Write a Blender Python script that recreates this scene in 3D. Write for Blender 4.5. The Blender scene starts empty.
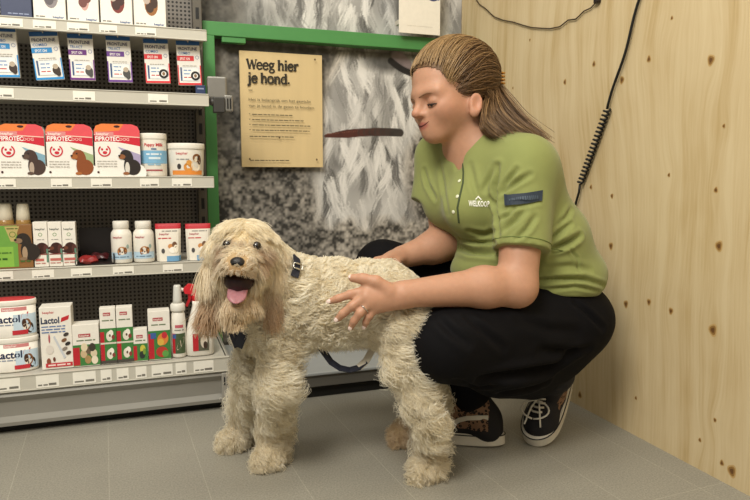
import bpy, bmesh, math, random
import numpy as np
from mathutils import Vector, Matrix
from mathutils.bvhtree import BVHTree

C = bpy.context.scene.collection
SC = bpy.context.scene
random.seed(7)
rng = np.random.default_rng(7)

# ------------------------------------------------------------------ camera
FOC = 650.0                                  # focal length in pixels of a 750 px wide frame
YAW, PITCH, CAMZ = math.radians(19.5), math.atan(75 / 650), 0.66
HZ = np.array([math.sin(YAW), math.cos(YAW), 0.0])
RT = np.array([math.cos(YAW), -math.sin(YAW), 0.0])
ZZ = np.array([0, 0, 1.0])
FW = math.cos(PITCH) * HZ - math.sin(PITCH) * ZZ
UP = math.sin(PITCH) * HZ + math.cos(PITCH) * ZZ
BK = -FW
CP = np.array([0, 0, CAMZ])
cam = bpy.data.cameras.new('camera')
cam.sensor_width = 36.0
cam.lens = FOC / 750 * 36.0
cam.clip_start = 0.05
cam_o = bpy.data.objects.new('camera', cam)
C.objects.link(cam_o)
cam_o.location = CP
cam_o.rotation_euler = (math.pi / 2 - PITCH, 0, -YAW)
SC.camera = cam_o

# ------------------------------------------------------------------ world, lights, exposure
w = bpy.data.worlds.new('shop_world'); SC.world = w
w.use_nodes = True
w.node_tree.nodes['Background'].inputs['Color'].default_value = (1.0, 0.95, 0.84, 1)
w.node_tree.nodes['Background'].inputs['Strength'].default_value = 0.29

def area(name, loc, target, sx, sy, power, col):
    l = bpy.data.lights.new(name, 'AREA'); l.shape = 'RECTANGLE'
    l.size, l.size_y, l.energy, l.color = sx, sy, power, col
    o = bpy.data.objects.new(name, l); C.objects.link(o)
    o.location = loc
    o.rotation_euler = (Vector(target) - Vector(loc)).to_track_quat('-Z', 'Y').to_euler()
    return o
area('ceiling_key_light', (-0.85, -0.15, 2.5), (0.55, 1.5, 0.4), 0.9, 0.9, 72, (1.0, 0.95, 0.85))
area('ceiling_strip_light', (0.1, 1.0, 2.6), (0.1, 1.0, 0), 1.6, 0.5, 18, (1.0, 0.96, 0.86))
area('ceiling_aisle_light', (0.3, -1.2, 2.5), (0.5, 1.6, 0.5), 1.2, 0.6, 14, (1.0, 0.95, 0.84))
SC.view_settings.view_transform = 'Standard'
SC.view_settings.look = 'None'
SC.view_settings.gamma = 1.0
SC.view_settings.use_curve_mapping = False
SC.view_settings.exposure = 0.0

# ------------------------------------------------------------------ helpers
def ray(x, y): return FW + (x - 375) / FOC * RT - (y - 250) / FOC * UP
def at(x, y, d): return CP + ray(x, y) * d
def onY(x, y, Y): d = ray(x, y); return CP + d * (Y / d[1])
def onX(x, y, X): d = ray(x, y); return CP + d * (X / d[0])
def onZ(x, y, Z=0.0): d = ray(x, y); return CP + d * ((Z - CAMZ) / d[2])
def nrm(a): a = np.asarray(a, float); return a / np.linalg.norm(a)
def lin(c):
    if isinstance(c, str): c = [int(c[i:i + 2], 16) for i in (0, 2, 4)]
    c = np.asarray(c, float) / 255
    return np.where(c <= .04045, c / 12.92, ((c + .055) / 1.055) ** 2.4)

MATS = {}
def mat(name, col='808080', rough=.6, metal=0, spec=.4, noise=0, nscale=40, bump=0, bscale=200, sss=0, attr=None, stretch=None, trans=0, sheen=0):
    """a principled material with procedural colour mottling and a procedural bump"""
    if name in MATS: return MATS[name]
    m = bpy.data.materials.new(name); m.use_nodes = True
    nt = m.node_tree; N = nt.nodes; L = nt.links
    b = N['Principled BSDF']
    c = (*lin(col), 1)
    b.inputs['Base Color'].default_value = c
    b.inputs['Roughness'].default_value = rough
    b.inputs['Metallic'].default_value = metal
    b.inputs['Specular IOR Level'].default_value = spec
    if sss:
        b.inputs['Subsurface Weight'].default_value = sss
        b.inputs['Subsurface Radius'].default_value = (1, .35, .2)
        b.inputs['Subsurface Scale'].default_value = .008
    if trans: b.inputs['Transmission Weight'].default_value = trans
    if sheen: b.inputs['Sheen Weight'].default_value = sheen
    src = None
    if attr:
        a = N.new('ShaderNodeAttribute'); a.attribute_name = attr; src = a.outputs['Color']
    tc = N.new('ShaderNodeTexCoord'); co = tc.outputs['Object']
    if stretch:
        mp = N.new('ShaderNodeMapping'); mp.inputs['Scale'].default_value = stretch
        L.new(co, mp.inputs['Vector']); co = mp.outputs['Vector']
    if noise:
        n = N.new('ShaderNodeTexNoise'); n.inputs['Scale'].default_value = nscale; n.inputs['Detail'].default_value = 5
        L.new(co, n.inputs['Vector'])
        r = N.new('ShaderNodeMapRange'); r.inputs['From Min'].default_value = .3; r.inputs['From Max'].default_value = .7
        r.inputs['To Min'].default_value = 1 - noise; r.inputs['To Max'].default_value = 1 + noise
        L.new(n.outputs['Fac'], r.inputs['Value'])
        x = N.new('ShaderNodeVectorMath'); x.operation = 'SCALE'
        if src: L.new(src, x.inputs[0])
        else: x.inputs[0].default_value = c[:3]
        L.new(r.outputs['Result'], x.inputs['Scale']); src = x.outputs['Vector']
    if src: L.new(src, b.inputs['Base Color'])
    if bump:
        n2 = N.new('ShaderNodeTexNoise'); n2.inputs['Scale'].default_value = bscale; n2.inputs['Detail'].default_value = 3
        L.new(co, n2.inputs['Vector'])
        bp = N.new('ShaderNodeBump'); bp.inputs['Strength'].default_value = bump; bp.inputs['Distance'].default_value = .002
        L.new(n2.outputs['Fac'], bp.inputs['Height']); L.new(bp.outputs['Normal'], b.inputs['Normal'])
    MATS[name] = m
    return m

def flat(hexcol, rough=.45):
    return mat('print_' + hexcol + ('' if rough == .45 else '_%d' % int(rough * 100)), hexcol, rough, noise=.03, nscale=60)

_TXT = {}
def text_geo(s, bold=0.0):
    k = (s, bold)
    if k not in _TXT:
        cu = bpy.data.curves.new('t', 'FONT'); cu.body = s; cu.size = 1; cu.offset = bold; cu.resolution_u = 2
        o = bpy.data.objects.new('t', cu); C.objects.link(o)
        dg = bpy.context.evaluated_depsgraph_get(); dg.update()
        me = bpy.data.meshes.new_from_object(o.evaluated_get(dg))
        v = np.array([p.co[:2] for p in me.vertices]).reshape(-1, 2)
        f = [tuple(p.vertices) for p in me.polygons]
        bpy.data.objects.remove(o); bpy.data.curves.remove(cu); bpy.data.meshes.remove(me)
        _TXT[k] = (v, f)
    return _TXT[k]

class MB:
    """collects shapes into one mesh"""
    def __init__(s): s.v = []; s.f = []; s.m = []; s.sm = []; s.mats = []; s.xf = None; s.lay = 0
    def mi(s, m):
        if m not in s.mats: s.mats.append(m)
        return s.mats.index(m)
    def add(s, v, f, m, smooth=False):
        n = len(s.v)
        for p in v: s.v.append(tuple(s.xf(p)) if s.xf else tuple(map(float, p)))
        k = s.mi(m)
        for q in f: s.f.append(tuple(int(i) + n for i in q)); s.m.append(k); s.sm.append(smooth)
    def box(s, x0, x1, y0, y1, z0, z1, m, b=0, segs=2):
        bm = bmesh.new(); bmesh.ops.create_cube(bm, size=1)
        for v in bm.verts:
            v.co = Vector(((x0 + x1) / 2 + v.co.x * (x1 - x0), (y0 + y1) / 2 + v.co.y * (y1 - y0), (z0 + z1) / 2 + v.co.z * (z1 - z0)))
        if b: bmesh.ops.bevel(bm, geom=bm.edges[:], offset=b, segments=segs, affect='EDGES', profile=.5)
        bm.verts.index_update()
        s.add([v.co[:] for v in bm.verts], [[v.index for v in f.verts] for f in bm.faces], m, False); bm.free()
    def prism(s, pts, y0, y1, m):
        """outline in x,z extruded from y0 (front) to y1"""
        n = len(pts)
        s.add([(x, y0, z) for x, z in pts] + [(x, y1, z) for x, z in pts],
              [list(range(n)), list(range(2 * n - 1, n - 1, -1))] + [[i, i + n, (i + 1) % n + n, (i + 1) % n] for i in range(n)], m)
    def lathe(s, prof, m, seg=28, c=(0, 0, 0), smooth=True):
        v = []; f = []
        for r, z in prof:
            for k in range(seg):
                a = 2 * math.pi * k / seg; v.append((c[0] + r * math.cos(a), c[1] + r * math.sin(a), c[2] + z))
        for i in range(len(prof) - 1):
            for k in range(seg):
                k2 = (k + 1) % seg; f.append([i * seg + k, i * seg + k2, (i + 1) * seg + k2, (i + 1) * seg + k])
        f.append(list(range(seg - 1, -1, -1))); f.append([(len(prof) - 1) * seg + k for k in range(seg)])
        s.add(v, f, m, smooth)
    def tube(s, P, r, m, seg=8, flatness=1.0, side=None):
        P = [np.asarray(p, float) for p in P]; n = len(P)
        R = r if hasattr(r, '__len__') else [r] * n
        v = []; f = []; pa = None
        for i in range(n):
            t = nrm(P[min(i + 1, n - 1)] - P[max(i - 1, 0)])
            if side is not None: a = np.asarray(side(i) if callable(side) else side, float)
            elif pa is None: a = np.array([0, 0, 1.]) if abs(t[2]) < .9 else np.array([1., 0, 0])
            else: a = pa
            a = nrm(a - t * (a @ t)); pa = a; b = np.cross(t, a)
            for k in range(seg):
                q = 2 * math.pi * k / seg
                v.append(P[i] + R[i] * (math.cos(q) * a + flatness * math.sin(q) * b))
        for i in range(n - 1):
            for k in range(seg):
                k2 = (k + 1) % seg; f.append([i * seg + k, i * seg + k2, (i + 1) * seg + k2, (i + 1) * seg + k])
        f.append(list(range(seg - 1, -1, -1))); f.append([(n - 1) * seg + k for k in range(seg)])
        s.add(v, f, m, True)
    def ball(s, c, r, m, seg=14, rings=9, R=None):
        r = np.array(r if hasattr(r, '__len__') else (r,) * 3, float); v = []; f = []
        for i in range(rings + 1):
            th = math.pi * i / rings
            for k in range(seg):
                a = 2 * math.pi * k / seg
                p = np.array([math.sin(th) * math.cos(a), math.sin(th) * math.sin(a), math.cos(th)]) * r
                if R is not None: p = np.asarray(R).T @ p
                v.append(np.asarray(c) + p)
        for i in range(rings):
            for k in range(seg):
                k2 = (k + 1) % seg; f.append([i * seg + k, (i + 1) * seg + k, (i + 1) * seg + k2, i * seg + k2])
        s.add(v, f, m, True)
    # printing on the front (facing -y) of a thing; every print sits a hair above the last
    def _y(s): s.lay += 1; return s.fy - .00025 - .00006 * s.lay
    fy = 0.0; wrapR = None
    def _pr(s, pts, f, m):
        y = s._y(); o = s.fy - y
        if s.wrapR:
            v = []
            for x, z in pts:
                R = s.wrapR(z) + o + .0004; a = x / s.wrapR(z); v.append((R * math.sin(a), -R * math.cos(a), z))
        else: v = [(x, y, z) for x, z in pts]
        s.add(v, f, m)
    def rect(s, x0, x1, z0, z1, m):
        n = 14 if s.wrapR else 1; p = []
        for i in range(n + 1):
            x = x0 + (x1 - x0) * i / n; p += [(x, z0), (x, z1)]
        s._pr(p, [[2 * i, 2 * i + 2, 2 * i + 3, 2 * i + 1] for i in range(n)], m)
    def poly(s, pts, m): s._pr(pts, [list(range(len(pts)))], m)
    def ell(s, cx, cz, rx, rz, m, rot=0, n=16, a0=0, a1=2 * math.pi):
        p = []
        for i in range(n):
            a = a0 + (a1 - a0) * i / (n if a1 - a0 > 6.28 else n - 1); x = rx * math.cos(a); z = rz * math.sin(a)
            p.append((cx + x * math.cos(rot) - z * math.sin(rot), cz + x * math.sin(rot) + z * math.cos(rot)))
        s.poly(p, m)
    def ring(s, cx, cz, r0, r1, m, a0=0, a1=2 * math.pi, n=20):
        p = []
        for i in range(n + 1):
            a = a0 + (a1 - a0) * i / n
            p += [(cx + r0 * math.cos(a), cz + r0 * math.sin(a)), (cx + r1 * math.cos(a), cz + r1 * math.sin(a))]
        s._pr(p, [[2 * i, 2 * i + 1, 2 * i + 3, 2 * i + 2] for i in range(n)], m)
    def text(s, t, x, z, h, m, align='l', bold=.0, width=None, shear=0):
        v, f = text_geo(t, bold); v = v * (h / .7)
        wd = v[:, 0].max() - v[:, 0].min(); v[:, 0] -= v[:, 0].min()
        if width: v[:, 0] *= width / wd; wd = width
        if shear: v[:, 0] += v[:, 1] * shear
        x0 = x - (wd / 2 if align == 'c' else wd if align == 'r' else 0)
        s._pr([(x0 + a, z + b) for a, b in v], f, m)
    def lines(s, x0, x1, z, h, m, seed=0):
        """a line of print too small to read: a row of word-length dashes"""
        r = random.Random(seed); x = x0
        while x < x1 - h:
            wd = min(r.uniform(2, 6) * h, x1 - x); s.rect(x, x + wd, z, z + h, m); x += wd + h * .8
    def build(s, name, parent=None, loc=(0, 0, 0), rotz=0):
        me = bpy.data.meshes.new(name)
        me.from_pydata(s.v, [], s.f)
        for m in s.mats: me.materials.append(m)
        me.polygons.foreach_set('material_index', s.m); me.polygons.foreach_set('use_smooth', s.sm); me.update()
        o = bpy.data.objects.new(name, me); C.objects.link(o)
        if parent: o.parent = parent
        o.location = loc; o.rotation_euler = (0, 0, rotz)
        return o

def tag(o, label, cat=None, group=None):
    o['label'] = label
    if cat: o['category'] = cat
    if group: o['group'] = group
    return o
def thing(name, label, cat, loc=(0, 0, 0), group=None):
    o = bpy.data.objects.new(name, None); C.objects.link(o); o.empty_display_size = .05
    o.location = loc
    return tag(o, label, cat, group)
def struct(o): o['kind'] = 'structure'; return o
def np_mesh(name, v, quads, mats, parent=None, loc=(0, 0, 0), smooth=True, mi=None):
    """a mesh from numpy arrays (quads or triangles), vertices in world space"""
    me = bpy.data.meshes.new(name); v = np.asarray(v, np.float32) - np.asarray(loc, np.float32)
    k = quads.shape[1]
    me.vertices.add(len(v)); me.vertices.foreach_set('co', v.ravel())
    me.loops.add(quads.size); me.loops.foreach_set('vertex_index', quads.ravel().astype(np.int32))
    me.polygons.add(len(quads)); me.polygons.foreach_set('loop_start', np.arange(0, quads.size, k, dtype=np.int32))
    me.polygons.foreach_set('use_smooth', np.full(len(quads), smooth))
    for m in (mats if isinstance(mats, list) else [mats]): me.materials.append(m)
    if mi is not None: me.polygons.foreach_set('material_index', mi.astype(np.int32))
    me.update(); me.validate()
    o = bpy.data.objects.new(name, me); C.objects.link(o)
    if parent: o.parent = parent
    else: o.location = loc
    return o
def set_col(o, name, col):
    a = o.data.attributes.new(name, 'FLOAT_COLOR', 'POINT')
    c = np.ones((len(col), 4), np.float32); c[:, :3] = col
    a.data.foreach_set('color', c.ravel())

# ------------------------------------------------------------------ signed distance modelling
class SD:
    def __init__(s): s.p = []
    def _n(s, fn, lo, hi, k, op, tg): s.p.append((fn, np.asarray(lo), np.asarray(hi), k, op, tg))
    def cone(s, a, b, r1, r2, k=.02, op='+', tg=0, cut=None):
        a = np.asarray(a, float); b = np.asarray(b, float); ba = b - a; q = ba @ ba; R = max(r1, r2)
        def fn(x, y, z):
            t = np.clip(((x - a[0]) * ba[0] + (y - a[1]) * ba[1] + (z - a[2]) * ba[2]) / q, 0, 1)
            d = np.sqrt((x - a[0] - t * ba[0]) ** 2 + (y - a[1] - t * ba[1]) ** 2 + (z - a[2] - t * ba[2]) ** 2) - (r1 + (r2 - r1) * t)
            if cut is not None:
                c, n = cut; d = np.maximum(d, (x - c[0]) * n[0] + (y - c[1]) * n[1] + (z - c[2]) * n[2])
            return d
        s._n(fn, np.minimum(a, b) - R, np.maximum(a, b) + R, k, op, tg)
    def ell(s, c, r, A=None, k=.02, op='+', tg=0, cut=None):
        c = np.asarray(c, float); r = np.asarray(r if hasattr(r, '__len__') else (r,) * 3, float); A = np.eye(3) if A is None else np.asarray(A)
        def fn(x, y, z):
            X, Y, Z = x - c[0], y - c[1], z - c[2]
            q = [(X * A[i, 0] + Y * A[i, 1] + Z * A[i, 2]) / r[i] for i in range(3)]
            k0 = np.sqrt(q[0] ** 2 + q[1] ** 2 + q[2] ** 2); k1 = np.sqrt((q[0] / r[0]) ** 2 + (q[1] / r[1]) ** 2 + (q[2] / r[2]) ** 2) + 1e-9
            d = k0 * (k0 - 1) / k1
            if cut is not None:
                cc, n = cut; d = np.maximum(d, (x - cc[0]) * n[0] + (y - cc[1]) * n[1] + (z - cc[2]) * n[2])
            return d
        e = np.sqrt(((A * r[:, None]) ** 2).sum(0)); s._n(fn, c - e, c + e, k, op, tg)
    def chain(s, pts, rad, k=.02, op='+', tg=0):
        for i in range(len(pts) - 1): s.cone(pts[i], pts[i + 1], rad[i], rad[i + 1], k, op, tg)
    def mesh(s, h):
        adds = [p for p in s.p if p[4] == '+']
        lo = np.min([p[1] for p in adds], 0) - 4 * h - .01; hi = np.max([p[2] for p in adds], 0) + 4 * h + .01
        n = np.ceil((hi - lo) / h).astype(int) + 1
        F = np.full(n, .5, np.float32); ax = [(lo[i] + h * np.arange(n[i])).astype(np.float32) for i in range(3)]
        for fn, a, b, k, op, _ in s.p:
            i0 = np.maximum(((a - lo - k - 3 * h) / h).astype(int), 0); i1 = np.minimum(((b - lo + k + 3 * h) / h).astype(int) + 2, n)
            if (i1 <= i0).any(): continue
            sl = tuple(slice(i0[i], i1[i]) for i in range(3))
            d = fn(ax[0][sl[0]][:, None, None], ax[1][sl[1]][None, :, None], ax[2][sl[2]][None, None, :]).astype(np.float32)
            G = F[sl]
            if op == '+':
                e = np.maximum(k - np.abs(G - d), 0) / max(k, 1e-6); F[sl] = np.minimum(G, d) - e * e * k * .25
            else:
                d = -d; e = np.maximum(k - np.abs(G - d), 0) / max(k, 1e-6); F[sl] = np.maximum(G, d) + e * e * k * .25
        return nets(F, lo, h)
    def half(s, c, n, lo, hi, k=.004):
        c = np.asarray(c, float); n = np.asarray(n, float)
        s._n(lambda x, y, z: -((x - c[0]) * n[0] + (y - c[1]) * n[1] + (z - c[2]) * n[2]), lo, hi, k, '-', 0)
    def tags(s, P):
        """index tag of the nearest added shape at each point"""
        best = np.full(len(P), 9.); tg = np.zeros(len(P), int)
        for fn, a, b, k, op, t in s.p:
            if op != '+': continue
            d = fn(P[:, 0], P[:, 1], P[:, 2]); m = d < best; best[m] = d[m]; tg[m] = t
        return tg

def nets(F, lo, h):
    n = np.array(F.shape); ins = F < 0
    cnt = np.zeros(n - 1, np.uint8)
    for i in range(2):
        for j in range(2):
            for k in range(2): cnt += ins[i:n[0] - 1 + i, j:n[1] - 1 + j, k:n[2] - 1 + k]
    act = np.argwhere((cnt > 0) & (cnt < 8))
    vid = np.full(n - 1, -1, np.int32); vid[tuple(act.T)] = np.arange(len(act))
    co = [(i, j, k) for i in range(2) for j in range(2) for k in range(2)]
    val = {c: F[act[:, 0] + c[0], act[:, 1] + c[1], act[:, 2] + c[2]] for c in co}
    S = np.zeros((len(act), 3)); W = np.zeros(len(act))
    for c in co:
        for a in range(3):
            if c[a]: continue
            c2 = list(c); c2[a] = 1; f0 = val[c]; f1 = val[tuple(c2)]
            m = (f0 < 0) != (f1 < 0); t = np.where(m, f0 / np.where(m, f0 - f1, 1), 0)
            p = np.tile(np.array(c, float), (len(act), 1)); p[:, a] = t
            S[m] += p[m]; W[m] += 1
    V = lo + h * (act + S / W[:, None])
    Q = []
    for a in range(3):
        b, c = (a + 1) % 3, (a + 2) % 3
        s0 = [slice(1, -1)] * 3; s1 = [slice(1, -1)] * 3; s0[a] = slice(0, -1); s1[a] = slice(1, None)
        i0 = ins[tuple(s0)]; i1 = ins[tuple(s1)]
        e = np.argwhere(i0 != i1); off = np.ones(3, int); off[a] = 0; g = e + off
        flip = i0[tuple(e.T)]
        def cell(db, dc):
            q = g.copy(); q[:, b] += db; q[:, c] += dc; return vid[tuple(q.T)]
        q = np.stack([cell(-1, -1), cell(0, -1), cell(0, 0), cell(-1, 0)], 1)
        q[~flip] = q[~flip][:, ::-1]; Q.append(q)
    return V.astype(np.float32), np.concatenate(Q)

def smooth(V, Q, it=2, lam=.5):
    V = V.astype(np.float64)
    a = np.concatenate([Q[:, i] for i in range(4)]); b = np.concatenate([Q[:, (i + 1) % 4] for i in range(4)])
    w_ = np.bincount(a, minlength=len(V))[:, None]
    for _ in range(it):
        S = np.stack([np.bincount(a, V[b, i], len(V)) for i in range(3)], 1); V = V + lam * (S / np.maximum(w_, 1) - V)
    return V
def bvh(V, Q): return BVHTree.FromPolygons([tuple(p) for p in V.tolist()], Q.tolist())
def hit(tree, x, y, off=0.0):
    """the point of a surface seen at one place of the picture, lifted off it, and its normal"""
    d = Vector(ray(x, y)).normalized(); r = tree.ray_cast(Vector(CP), d)
    if r[0] is None: return None, None
    nn = r[1] if r[1].dot(d) < 0 else -r[1]
    return np.array(r[0] + nn * off), np.array(nn)

def curves(name, P, rad, col, m, parent=None, loc=(0, 0, 0)):
    """strands: P is n x k x 3 in world space, rad n x k, col n x 3"""
    n, k = P.shape[:2]
    hc = bpy.data.hair_curves.new(name); hc.add_curves([k] * n)
    hc.attributes['position'].data.foreach_set('vector', (P - np.asarray(loc)).astype(np.float32).ravel())
    a = hc.attributes.get('radius') or hc.attributes.new('radius', 'FLOAT', 'POINT')
    a.data.foreach_set('value', rad.astype(np.float32).ravel())
    c = hc.attributes.new('col', 'FLOAT_COLOR', 'CURVE'); cc = np.ones((n, 4), np.float32); cc[:, :3] = col
    c.data.foreach_set('color', cc.ravel())
    hc.materials.append(m)
    o = bpy.data.objects.new(name, hc); C.objects.link(o)
    if parent: o.parent = parent
    o['kind'] = 'stuff'
    return o
def unit(a): return a / (np.linalg.norm(a, axis=-1, keepdims=True) + 1e-9)

# ================================================================== THE SETTING
WX, WY = 1.157, 2.285                       # plywood wall plane, back wall plane
FUR_HAIRS = 170000
SHX = 0.197                                 # right end of the shelving
def vnoise(shape, cell, seed):
    """smooth value noise on a grid"""
    r = np.random.default_rng(seed); n0, n1 = int(shape[0] / cell) + 3, int(shape[1] / cell) + 3
    g = r.random((n0, n1)); y = np.arange(shape[0]) / cell; x = np.arange(shape[1]) / cell
    yi, xi = y.astype(int), x.astype(int); fy = (y - yi)[:, None]; fx = (x - xi)[None]
    fy = fy * fy * (3 - 2 * fy); fx = fx * fx * (3 - 2 * fx)
    A = g[np.ix_(yi, xi)]; B = g[np.ix_(yi, xi + 1)]; Cc = g[np.ix_(yi + 1, xi)]; D = g[np.ix_(yi + 1, xi + 1)]
    return (A * (1 - fx) + B * fx) * (1 - fy) + (Cc * (1 - fx) + D * fx) * fy

# floor: grey speckled vinyl tiles with paler joints
def floor_mat():
    m = bpy.data.materials.new('grey_vinyl_tile'); m.use_nodes = True; N = m.node_tree.nodes; L = m.node_tree.links
    b = N['Principled BSDF']; b.inputs['Roughness'].default_value = .42; b.inputs['Specular IOR Level'].default_value = .35
    tc = N.new('ShaderNodeTexCoord')
    mp = N.new('ShaderNodeMapping'); mp.inputs['Location'].default_value = (.018, -1.807, 0); mp.inputs['Rotation'].default_value = (0, 0, -.053); L.new(tc.outputs['Object'], mp.inputs['Vector'])
    br = N.new('ShaderNodeTexBrick'); br.offset = 0; br.inputs['Scale'].default_value = 1
    for k, v in (('Brick Width', .193), ('Row Height', .86), ('Mortar Size', .0011), ('Mortar Smooth', .5)): br.inputs[k].default_value = v
    br.inputs['Color1'].default_value = (*lin('938f83'), 1); br.inputs['Color2'].default_value = (*lin('8f8b7f'), 1); br.inputs['Mortar'].default_value = (*lin('a5a092'), 1)
    L.new(mp.outputs['Vector'], br.inputs['Vector'])
    n1 = N.new('ShaderNodeTexNoise'); n1.inputs['Scale'].default_value = 260; n1.inputs['Detail'].default_value = 2; L.new(tc.outputs['Object'], n1.inputs['Vector'])
    n2 = N.new('ShaderNodeTexNoise'); n2.inputs['Scale'].default_value = 4; n2.inputs['Detail'].default_value = 5; L.new(tc.outputs['Object'], n2.inputs['Vector'])
    r1 = N.new('ShaderNodeMapRange'); r1.inputs[1].default_value = .3; r1.inputs[2].default_value = .7; r1.inputs[3].default_value = .8; r1.inputs[4].default_value = 1.2; L.new(n1.outputs['Fac'], r1.inputs[0])
    r2 = N.new('ShaderNodeMapRange'); r2.inputs[1].default_value = .3; r2.inputs[2].default_value = .7; r2.inputs[3].default_value = .94; r2.inputs[4].default_value = 1.06; L.new(n2.outputs['Fac'], r2.inputs[0])
    mu = N.new('ShaderNodeMath'); mu.operation = 'MULTIPLY'; L.new(r1.outputs[0], mu.inputs[0]); L.new(r2.outputs[0], mu.inputs[1])
    sc = N.new('ShaderNodeVectorMath'); sc.operation = 'SCALE'; L.new(br.outputs['Color'], sc.inputs[0]); L.new(mu.outputs[0], sc.inputs['Scale'])
    L.new(sc.outputs['Vector'], b.inputs['Base Color'])
    bp = N.new('ShaderNodeBump'); bp.inputs['Strength'].default_value = .1; bp.inputs['Distance'].default_value = .001; L.new(n1.outputs['Fac'], bp.inputs['Height']); L.new(bp.outputs['Normal'], b.inputs['Normal'])
    return m
fl = MB(); fl.box(-2.2, WX + .02, -1.6, WY + .02, -.05, 0, floor_mat()); struct(fl.build('floor'))

# back wall: grey board, and on it the black and white photo print of a shaggy animal on stony ground
bw = MB(); bw.box(-2.2, WX + .02, WY + .004, WY + .06, 0, 2.6, mat('grey_wall_board', '55524d', .7, noise=.06, nscale=8)); struct(bw.build('wall_back'))
def mural():
    x0, x1, z0, z1, h = .1, WX - .001, 0.0, 1.62, .003
    nx, nz = int((x1 - x0) / h) + 1, int((z1 - z0) / h) + 1
    S = (nz, nx); X, Z = np.meshgrid(np.linspace(x0, x1, nx), np.linspace(z0, z1, nz))
    d = np.stack([X - CP[0], np.full(S, WY) - CP[1], Z - CP[2]], -1)
    # stony ground: clumps of light and dark
    g = .42 * vnoise(S, 5, 1) + .38 * vnoise(S, 2.6, 2) + .2 * vnoise(S, 13, 3)
    gravel = np.clip((g - .5) * 1.15 + .28 + .22 * (vnoise(S, 60, 4) - .5), .05, .8)
    blur = np.clip(.24 + .5 * (vnoise(S, 26, 5) - .5) + .35 * (vnoise(S, 9, 6) - .5), .03, .7)
    I = np.where(Z < .70 + .2 * vnoise(S, 30, 31), gravel, blur * .45 + gravel * .42)
    # coat: mask of the animal, then thousands of long wavy hairs
    cxx = .80 + .05 * np.sin(Z * 7); wd = .19 + .05 * vnoise(S, 40, 8)
    coat = np.clip((wd - np.abs(X - cxx)) / .05, 0, 1) * np.clip((Z - .43 - .06 * vnoise(S, 12, 9)) / .05, 0, 1) * np.clip((1.10 - Z) / .03, 0, 1)
    coat = np.maximum(coat, np.clip((Z - 1.10) / .03, 0, 1) * np.clip((X - .30) / .06, 0, 1) * np.clip((1.0 - X) / .05, 0, 1))
    coat = np.maximum(coat, np.clip((X - 1.06) / .05, 0, 1) * np.clip((Z - 1.05) / .04, 0, 1))
    base = .42 + .5 * (vnoise(S, 26, 10) - .4)
    I = I * (1 - coat) + base * coat
    r = np.random.default_rng(11)
    NC = 620
    clx = r.uniform(x0, x1, NC); clz = r.uniform(.46, 1.62, NC); cb = r.choice([.16, .34, .55, .75, .95], NC, p=[.12, .14, .22, .28, .24]); cph = r.uniform(0, 6.28, NC); cdir = r.normal(0, .3, NC)
    for c in range(NC):
        for sidx in range(22):
            L = r.uniform(.06, .14); t = np.linspace(0, 1, 70)
            xs = clx[c] + r.normal(0, .007) + L * (cdir[c] * t) + .010 * np.sin(cph[c] + t * 6 + r.normal(0, .3)) * t; zs = clz[c] + r.normal(0, .012) - L * t
            i = ((xs - x0) / h).astype(int); j = ((zs - z0) / h).astype(int); ok = (i >= 0) & (i < nx - 1) & (j >= 0) & (j < nz - 1)
            i, j, tt = i[ok], j[ok], t[ok]; a = .5 * coat[j, i] * np.clip(4 * (1 - tt), 0, 1); v = np.clip(cb[c] + r.normal(0, .09), .05, .97)
            I[j, i] = I[j, i] * (1 - a) + v * a; I[j, i + 1] = I[j, i + 1] * (1 - .5 * a) + v * .5 * a
    # dark hollows round the head, the curved horn and the dark red-brown horn tip
    def dark(cx, cz, rx, rz, v, s=1):
        nonlocal I
        e = np.clip(1.25 - ((X - cx) / rx) ** 2 - ((Z - cz) / rz) ** 2, 0, 1) * s; I = I * (1 - e) + (v * (.6 + .8 * vnoise(S, 5, 12))) * e
    dark(.86, 1.075, .11, .05, .08, .9); dark(.45, 1.09, .22, .035, .10, .8); dark(.92, 1.28, .03, .12, .07, .85); dark(.25, .95, .05, .10, .17, .4); dark(.35, 1.2, .18, .07, .14, .6)
    I = np.clip(I, 0, 1) * (1 - .30 * (1 - coat) * np.clip((.66 - X) / .1, 0, 1)); wm = ((1 - coat) * .12)[..., None] * np.array([0, .5, 1.2]); col = np.stack([I * 1.0, I * .97, I * .92], -1) * (1 - wm)
    def paint(cx, cz, rx, rz, rot, c):
        nonlocal col
        u = (X - cx) * math.cos(rot) + (Z - cz) * math.sin(rot); v = -(X - cx) * math.sin(rot) + (Z - cz) * math.cos(rot)
        e = np.clip((1 - (u / rx) ** 2 - (v / rz) ** 2) * 3.5, 0, 1)[..., None]; col = col * (1 - e) + np.array(c) * (.8 + .4 * vnoise(S, 6, 13))[..., None] * e
    p = onY(402, 62, WY); paint(p[0], p[2], .055, .03, -.75, lin('8f7f80'))
    for t in np.linspace(0, 1, 14):
        p = onY(391 + 24 * t, 61 + 22 * t - 9 * t * t, WY); paint(p[0], p[2], .014, .013, 0, lin('1e1a1b'))
    for i in range(40):
        t = i / 39; p = onY(328 + 72 * t, 136 - 4 * math.sin(t * 2.2), WY); fade = 1 if t < .45 else max(0, 1.9 - 2 * t) * (.4 + .6 * (i % 3 > 0))
        k = .016 * min(1, .45 + t * 2.2); paint(p[0], p[2], .016, k, 0, np.array(lin('54291f')) * fade + np.array(lin('3a332f')) * (1 - fade))
        if t < .45: paint(p[0], p[2] + .005, .010, .0035, 0, lin('8a5544'))
    v = np.stack([X, np.full(S, WY), Z], -1).reshape(-1, 3)
    ii = np.arange(nx * nz).reshape(S); q = np.stack([ii[:-1, :-1], ii[:-1, 1:], ii[1:, 1:], ii[1:, :-1]], -1).reshape(-1, 4)
    m = mat('photo_print', '808080', .55, spec=.3, attr='print')
    o = np_mesh('photo_mural', v, q, m, loc=(.63, WY, 0), smooth=False)
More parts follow.
